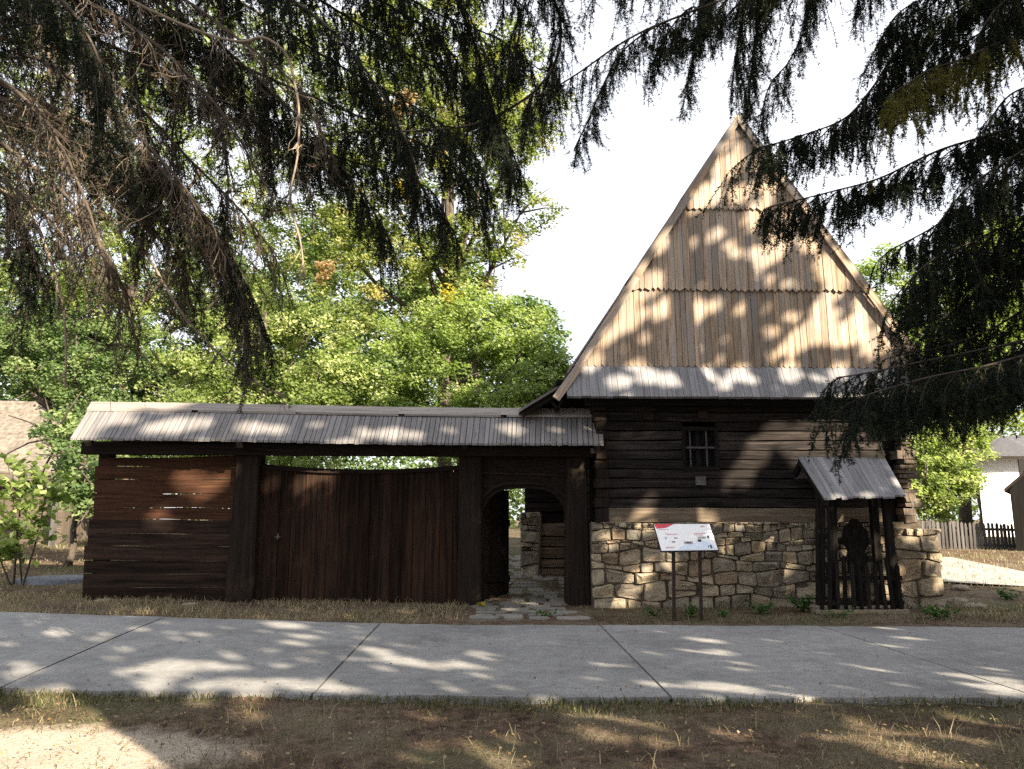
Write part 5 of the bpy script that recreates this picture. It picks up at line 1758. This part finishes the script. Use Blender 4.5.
rbough(6.9, [(1100, 60, .8), (1050, 80, .8), (1010, 95, .8), (985, 130, .7), (970, 170, .7)], side_len=.7, shoot_len=(.2, .5), shoots=7)
rbough(8.0, [(1100, -60, -.6), (1040, -20, -.6), (1000, 5, -.6), (975, 40, -.6)], side_len=.7, shoot_len=(.2, .5), shoots=7)

for (zr, pl, Yb, kw) in (
        (5.7, [(1090, 190, -.5), (1030, 215, -.5), (975, 240, -.5), (930, 262, -.6), (905, 285, -.6)], 6.8, dict(shoots=9, shoot_len=(.2, .5))),
        (5.1, [(1090, 240, .4), (1030, 262, .4), (980, 290, .3), (945, 318, .3), (925, 335, .3)], 6.8, dict(shoots=9, shoot_len=(.2, .45))),
        (6.6, [(1090, 110, -.6), (1040, 140, -.6), (1000, 165, -.6), (965, 190, -.6), (940, 222, -.6)], 6.8, dict(shoots=8, shoot_len=(.2, .5))),
        (4.3, [(1090, 330, -1.0), (1040, 350, -1.0), (985, 366, -1.0), (935, 376, -1.0), (890, 388, -1.0), (858, 398, -1.0)], 6.8, dict(shoots=9, shoot_len=(.18, .42))),
        (4.6, [(1090, 300, .7), (1030, 345, .7), (985, 365, .6), (940, 380, .6)], 6.8, dict(shoots=8, shoot_len=(.2, .5))),
        (7.3, [(1090, -20, .4), (1030, 0, .4), (985, 30, .4), (945, 55, .4), (915, 80, .3), (880, 110, .2)], 6.8, dict(shoots=8, shoot_len=(.2, .5))),
        (7.8, [(1090, -80, -.2), (1000, -40, -.2), (940, -10, -.2), (900, 12, -.2), (880, 40, -.2)], 6.8, dict(shoots=7, shoot_len=(.2, .5)))):
    rbough(zr, pl, Yb, side_len=.85, side_gap=.095, **kw)

# spruce behind the viewpoint: boughs reach overhead into the top of the view
CT = (2.9, -.4)
ca = spruce(CT, 'spruce whose boughs reach down before the sky between gable and trees', 16, .24)
def cbough(zr, pl, Y=6.0, **kw):
    pts = [Vector((CT[0], CT[1], zr))] + PX(pl, Y); kw.setdefault('nw', .0030); kw.setdefault('per_m', 210); return bough(ca, pts, **kw)
cbough(7.4, [(790, -60, -.4), (735, -8, 0), (690, 12, 0), (650, 28, 0), (617, 46, 0), (580, 72, 0), (550, 90, 0), (520, 102, 0)], side_len=.28, side_gap=.17, shoot_len=(.15, .55), shoots=4, r0=.03)
cbough(7.3, [(735, -12, 0), (660, 24, 0), (622, 52, 0), (604, 84, 0), (590, 116, -.05), (574, 150, -.1)], side_len=.2, side_gap=.11, shoot_len=(.12, .32), shoots=3, r0=.02, t0=.7)
cbough(7.3, [(760, -30, .1), (690, 8, .1), (664, 40, .1), (650, 70, .1)], side_len=.18, side_gap=.11, shoot_len=(.15, .36), shoots=3, r0=.02, t0=.7)
cbough(7.8, [(735, -70, .5), (706, -14, .5), (699, 24, .5), (690, 70, .5), (684, 100, .5)], side_len=.16, side_gap=.11, shoot_len=(.15, .36), shoots=3, r0=.02, t0=.6)
cbough(7.8, [(790, -70, .5), (768, -14, .5), (758, 24, .5), (752, 70, .5), (748, 105, .5)], side_len=.2, side_gap=.1, shoot_len=(.2, .42), shoots=4, r0=.02, t0=.6)
cbough(7.2, [(560, -70, -.3), (545, -30, 0), (560, 20, .1), (556, 60, .1), (530, 95, .1), (480, 122, .1), (430, 130, .2), (360, 132, .2), (300, 140, .2)], side_len=.6, shoot_len=(.16, .5), shoots=7)
cbough(8.0, [(790, -120, 0), (770, -50, .2), (752, -14, .3), (742, 20, .3), (735, 60, .3)], side_len=.42, shoot_len=(.3, .62), shoots=6, hang=1.0)
cbough(8.2, [(850, -110, 0), (825, -50, .2), (812, -10, .2), (806, 24, .2), (790, 60, .2), (770, 85, .1), (760, 120, .1)], side_len=.32, shoot_len=(.15, .42), shoots=4, r0=.02)
cbough(8.4, [(890, -130, 0), (850, -70, 0), (820, -30, 0), (800, -12, 0)], side_len=.5, shoot_len=(.25, .6), shoots=5)
cbough(7.9, [(720, -130, 0), (690, -70, 0), (670, -35, 0), (640, -22, 0), (600, -12, 0)], side_len=.4, shoot_len=(.2, .45), shoots=5)
cbough(6.8, [(470, -80, -.4), (500, -30, -.2), (520, 20, 0), (510, 60, 0), (490, 90, 0)], side_len=.6, shoot_len=(.15, .45), shoots=7)
cbough(6.6, [(400, -80, -.4), (440, -30, -.2), (470, 30, 0), (485, 80, 0), (500, 130, 0), (510, 170, 0)], side_len=.55, shoot_len=(.15, .5), shoots=7)
cbough(8.3, [(940, -120, 0), (900, -70, 0), (880, -35, 0), (862, -8, 0)], side_len=.45, shoot_len=(.25, .55), shoots=5)

# left spruce with a tangle of dead lower branches
LT = (-6.6, 3.8)
la = spruce(LT, 'old spruce whose dead twigs and dark boughs fill the upper left', 17, .3)
def lbough(zr, pl, Y=5.4, **kw):
    pts = [Vector((LT[0], LT[1], zr))] + PX(pl, Y); return bough(la, pts, **kw)
dk = dict(side_len=.8, side_gap=.14, shoots=6, live=.06, twig='dead_twig', needle='dead_needle', shoot_len=(.15, .6), hang=.34, subs=1.8, dead_jit=.46)
for k, (zr, pl, Yb) in enumerate((
        (6.6, [(-60, -40, 0), (60, -10, 0), (150, 40, 0), (220, 110, 0), (262, 180, .1)], 5.2),
        (6.0, [(-60, 30, 0), (40, 60, 0), (110, 110, 0), (170, 170, 0), (215, 230, 0)], 5.0),
        (5.4, [(-60, 90, 0), (20, 120, 0), (80, 160, 0), (130, 200, .1), (170, 250, .2)], 5.5),
        (5.0, [(-60, 150, 0), (0, 180, 0), (40, 210, 0), (75, 250, 0)], 4.8),
        (7.2, [(-40, -90, 0), (80, -60, 0), (170, -10, 0), (240, 40, 0), (300, 90, .1), (330, 150, .1)], 5.6),
        (6.2, [(-60, 0, .3), (20, 20, .3), (90, 60, .3), (140, 120, .3), (180, 200, .3)], 5.6),
        (5.8, [(-70, 60, -.5), (0, 80, -.5), (50, 130, -.5), (85, 200, -.4), (110, 280, -.4)], 5.0))):
    lbough(zr, pl, Yb, **dk)
for (zr, pl, Yb) in (
        (6.4, [(-60, 10, .2), (50, 50, .2), (130, 100, .2), (190, 160, .2), (240, 210, .2), (280, 260, .2)], 5.9),
        (5.9, [(-60, 70, .2), (40, 110, .2), (110, 160, .2), (160, 220, .2), (190, 280, .2)], 5.7),
        (6.9, [(-40, -40, .2), (80, 0, .2), (180, 50, .2), (250, 100, .2), (310, 170, .2)], 6.1),
        (5.3, [(-60, 110, -.2), (10, 150, -.2), (70, 200, -.2), (110, 260, -.2), (130, 310, -.2)], 5.3)):
    lbough(zr, pl, Yb, side_len=.9, side_gap=.13, shoots=8, live=.12, twig='dead_twig', needle='dead_needle', shoot_len=(.2, .75), hang=.75, subs=1.6, dead_jit=.34)
for (zr, pl, Yb) in (
        (7.6, [(-40, -160, .1), (20, -80, .1), (45, 0, .1), (50, 90, .1), (62, 180, .1), (58, 260, .1)], 5.0),
        (7.8, [(20, -170, .2), (110, -90, .2), (140, -10, .2), (135, 80, .2), (150, 170, .2), (140, 250, .2)], 5.3),
        (7.9, [(80, -180, .2), (190, -90, .2), (222, 0, .2), (215, 90, .2), (228, 180, .2), (222, 250, .2)], 5.7),
        (7.7, [(0, -160, .3), (70, -70, .3), (95, 20, .3), (100, 120, .3), (88, 220, .3)], 5.9),
        (8.0, [(120, -180, .3), (240, -90, .3), (268, 10, .3), (262, 100, .3), (275, 190, .3)], 6.0),
        (7.5, [(60, -120, .4), (160, -40, .4), (180, 60, .4), (172, 150, .4), (185, 240, .4), (180, 300, .4)], 6.2),
        (6.2, [(-60, 60, .9), (10, 110, .9), (30, 190, .9), (24, 270, .9), (30, 320, .9)], 5.6)):
    lbough(zr, pl, Yb, side_len=.75, side_gap=.12, shoots=7, live=.3, twig='dead_twig', needle='needle', shoot_len=(.15, .5), hang=.6, subs=1.8, dead_jit=.45, r0=.026)
lv_ = dict(side_len=.7, side_gap=.13, shoots=7, shoot_len=(.16, .48), live=.75)
for (zr, pl, Yb) in (
        (7.4, [(-20, -130, 0), (120, -90, 0), (220, -40, 0), (300, 5, 0), (350, 50, 0), (392, 112, 0), (415, 165, 0), (422, 210, .1)], 5.8),
        (7.0, [(-40, -80, 0), (100, -30, .2), (200, 30, .2), (270, 90, .2), (310, 130, .2), (360, 190, .2), (390, 240, .2)], 6.0),
        (5.8, [(-40, 60, .6), (80, 130, .6), (160, 190, .6), (215, 230, .5), (245, 280, .4), (262, 320, .4)], 5.8),
        (7.6, [(40, -150, .2), (200, -100, .2), (300, -50, .2), (380, 0, .2), (440, 40, .2), (480, 100, .2)], 6.2),
        (6.4, [(-80, -60, -.8), (0, -30, -.8), (60, 0, -.8), (90, 40, -.8), (105, 80, -.8)], 4.6),
        (5.0, [(-80, 120, .3), (-20, 160, .3), (20, 220, .3), (40, 280, .3)], 5.2)):
    lbough(zr, pl, Yb, **lv_)
for (zr, pl, Yb) in (
        (6.9, [(-40, -60, .4), (120, 0, .4), (230, 60, .4), (320, 100, .4), (390, 130, .4), (450, 160, .4), (480, 200, .4)], 6.2),
        (6.6, [(-40, -20, 1.0), (120, 50, 1.0), (240, 110, 1.0), (320, 150, 1.0), (380, 170, 1.0), (430, 190, 1.0), (450, 230, .9)], 6.0),
        (7.3, [(60, -120, .6), (220, -60, .6), (320, 0, .6), (400, 50, .6), (455, 80, .6), (500, 130, .6), (520, 170, .6)], 6.2),
        (7.4, [(100, -130, 0), (260, -80, 0), (360, -30, 0), (430, 10, 0), (500, 40, 0), (540, 70, 0)], 6.4),
        (6.9, [(60, -90, 1.1), (220, -10, 1.1), (330, 60, 1.1), (420, 110, 1.1), (470, 150, 1.1), (490, 190, 1.1)], 6.3)):
    lbough(zr, pl, Yb, **lv_)
# a cone of drooping twigs, and bare hanging branches
lbough(5.6, [(80, 120, 0), (170, 180, 0), (215, 235, 0), (240, 290, 0), (248, 340, 0)], 5.4, side_len=.36, side_gap=.07, shoots=6, live=.3, twig='dead_twig', needle='needle', shoot_len=(.18, .36), hang=1.0, t0=.62)
bare = dict(side_len=.3, side_gap=.3, shoots=3, live=.0, twig='pale_bark', shoot_len=(.06, .2), hang=.4, subs=.6, r0=.022, r1=.006, t0=.3)
lbough(6.8, [(150, 10, 0), (270, 40, 0), (296, 90, 0), (298, 150, 0), (290, 200, 0), (300, 240, 0), (305, 280, 0)], 5.2, **bare)
lbough(5.0, [(-20, 180, 0), (30, 215, 0), (50, 260, 0), (62, 300, 0), (66, 350, 0), (65, 388, 0)], 4.9, **bare)
lbough(5.2, [(60, 160, 0), (110, 200, 0), (150, 260, 0), (180, 310, 0), (215, 350, .1), (260, 385, .2), (285, 395, .2)], 5.6, **bare)
print('spots', len(spots))
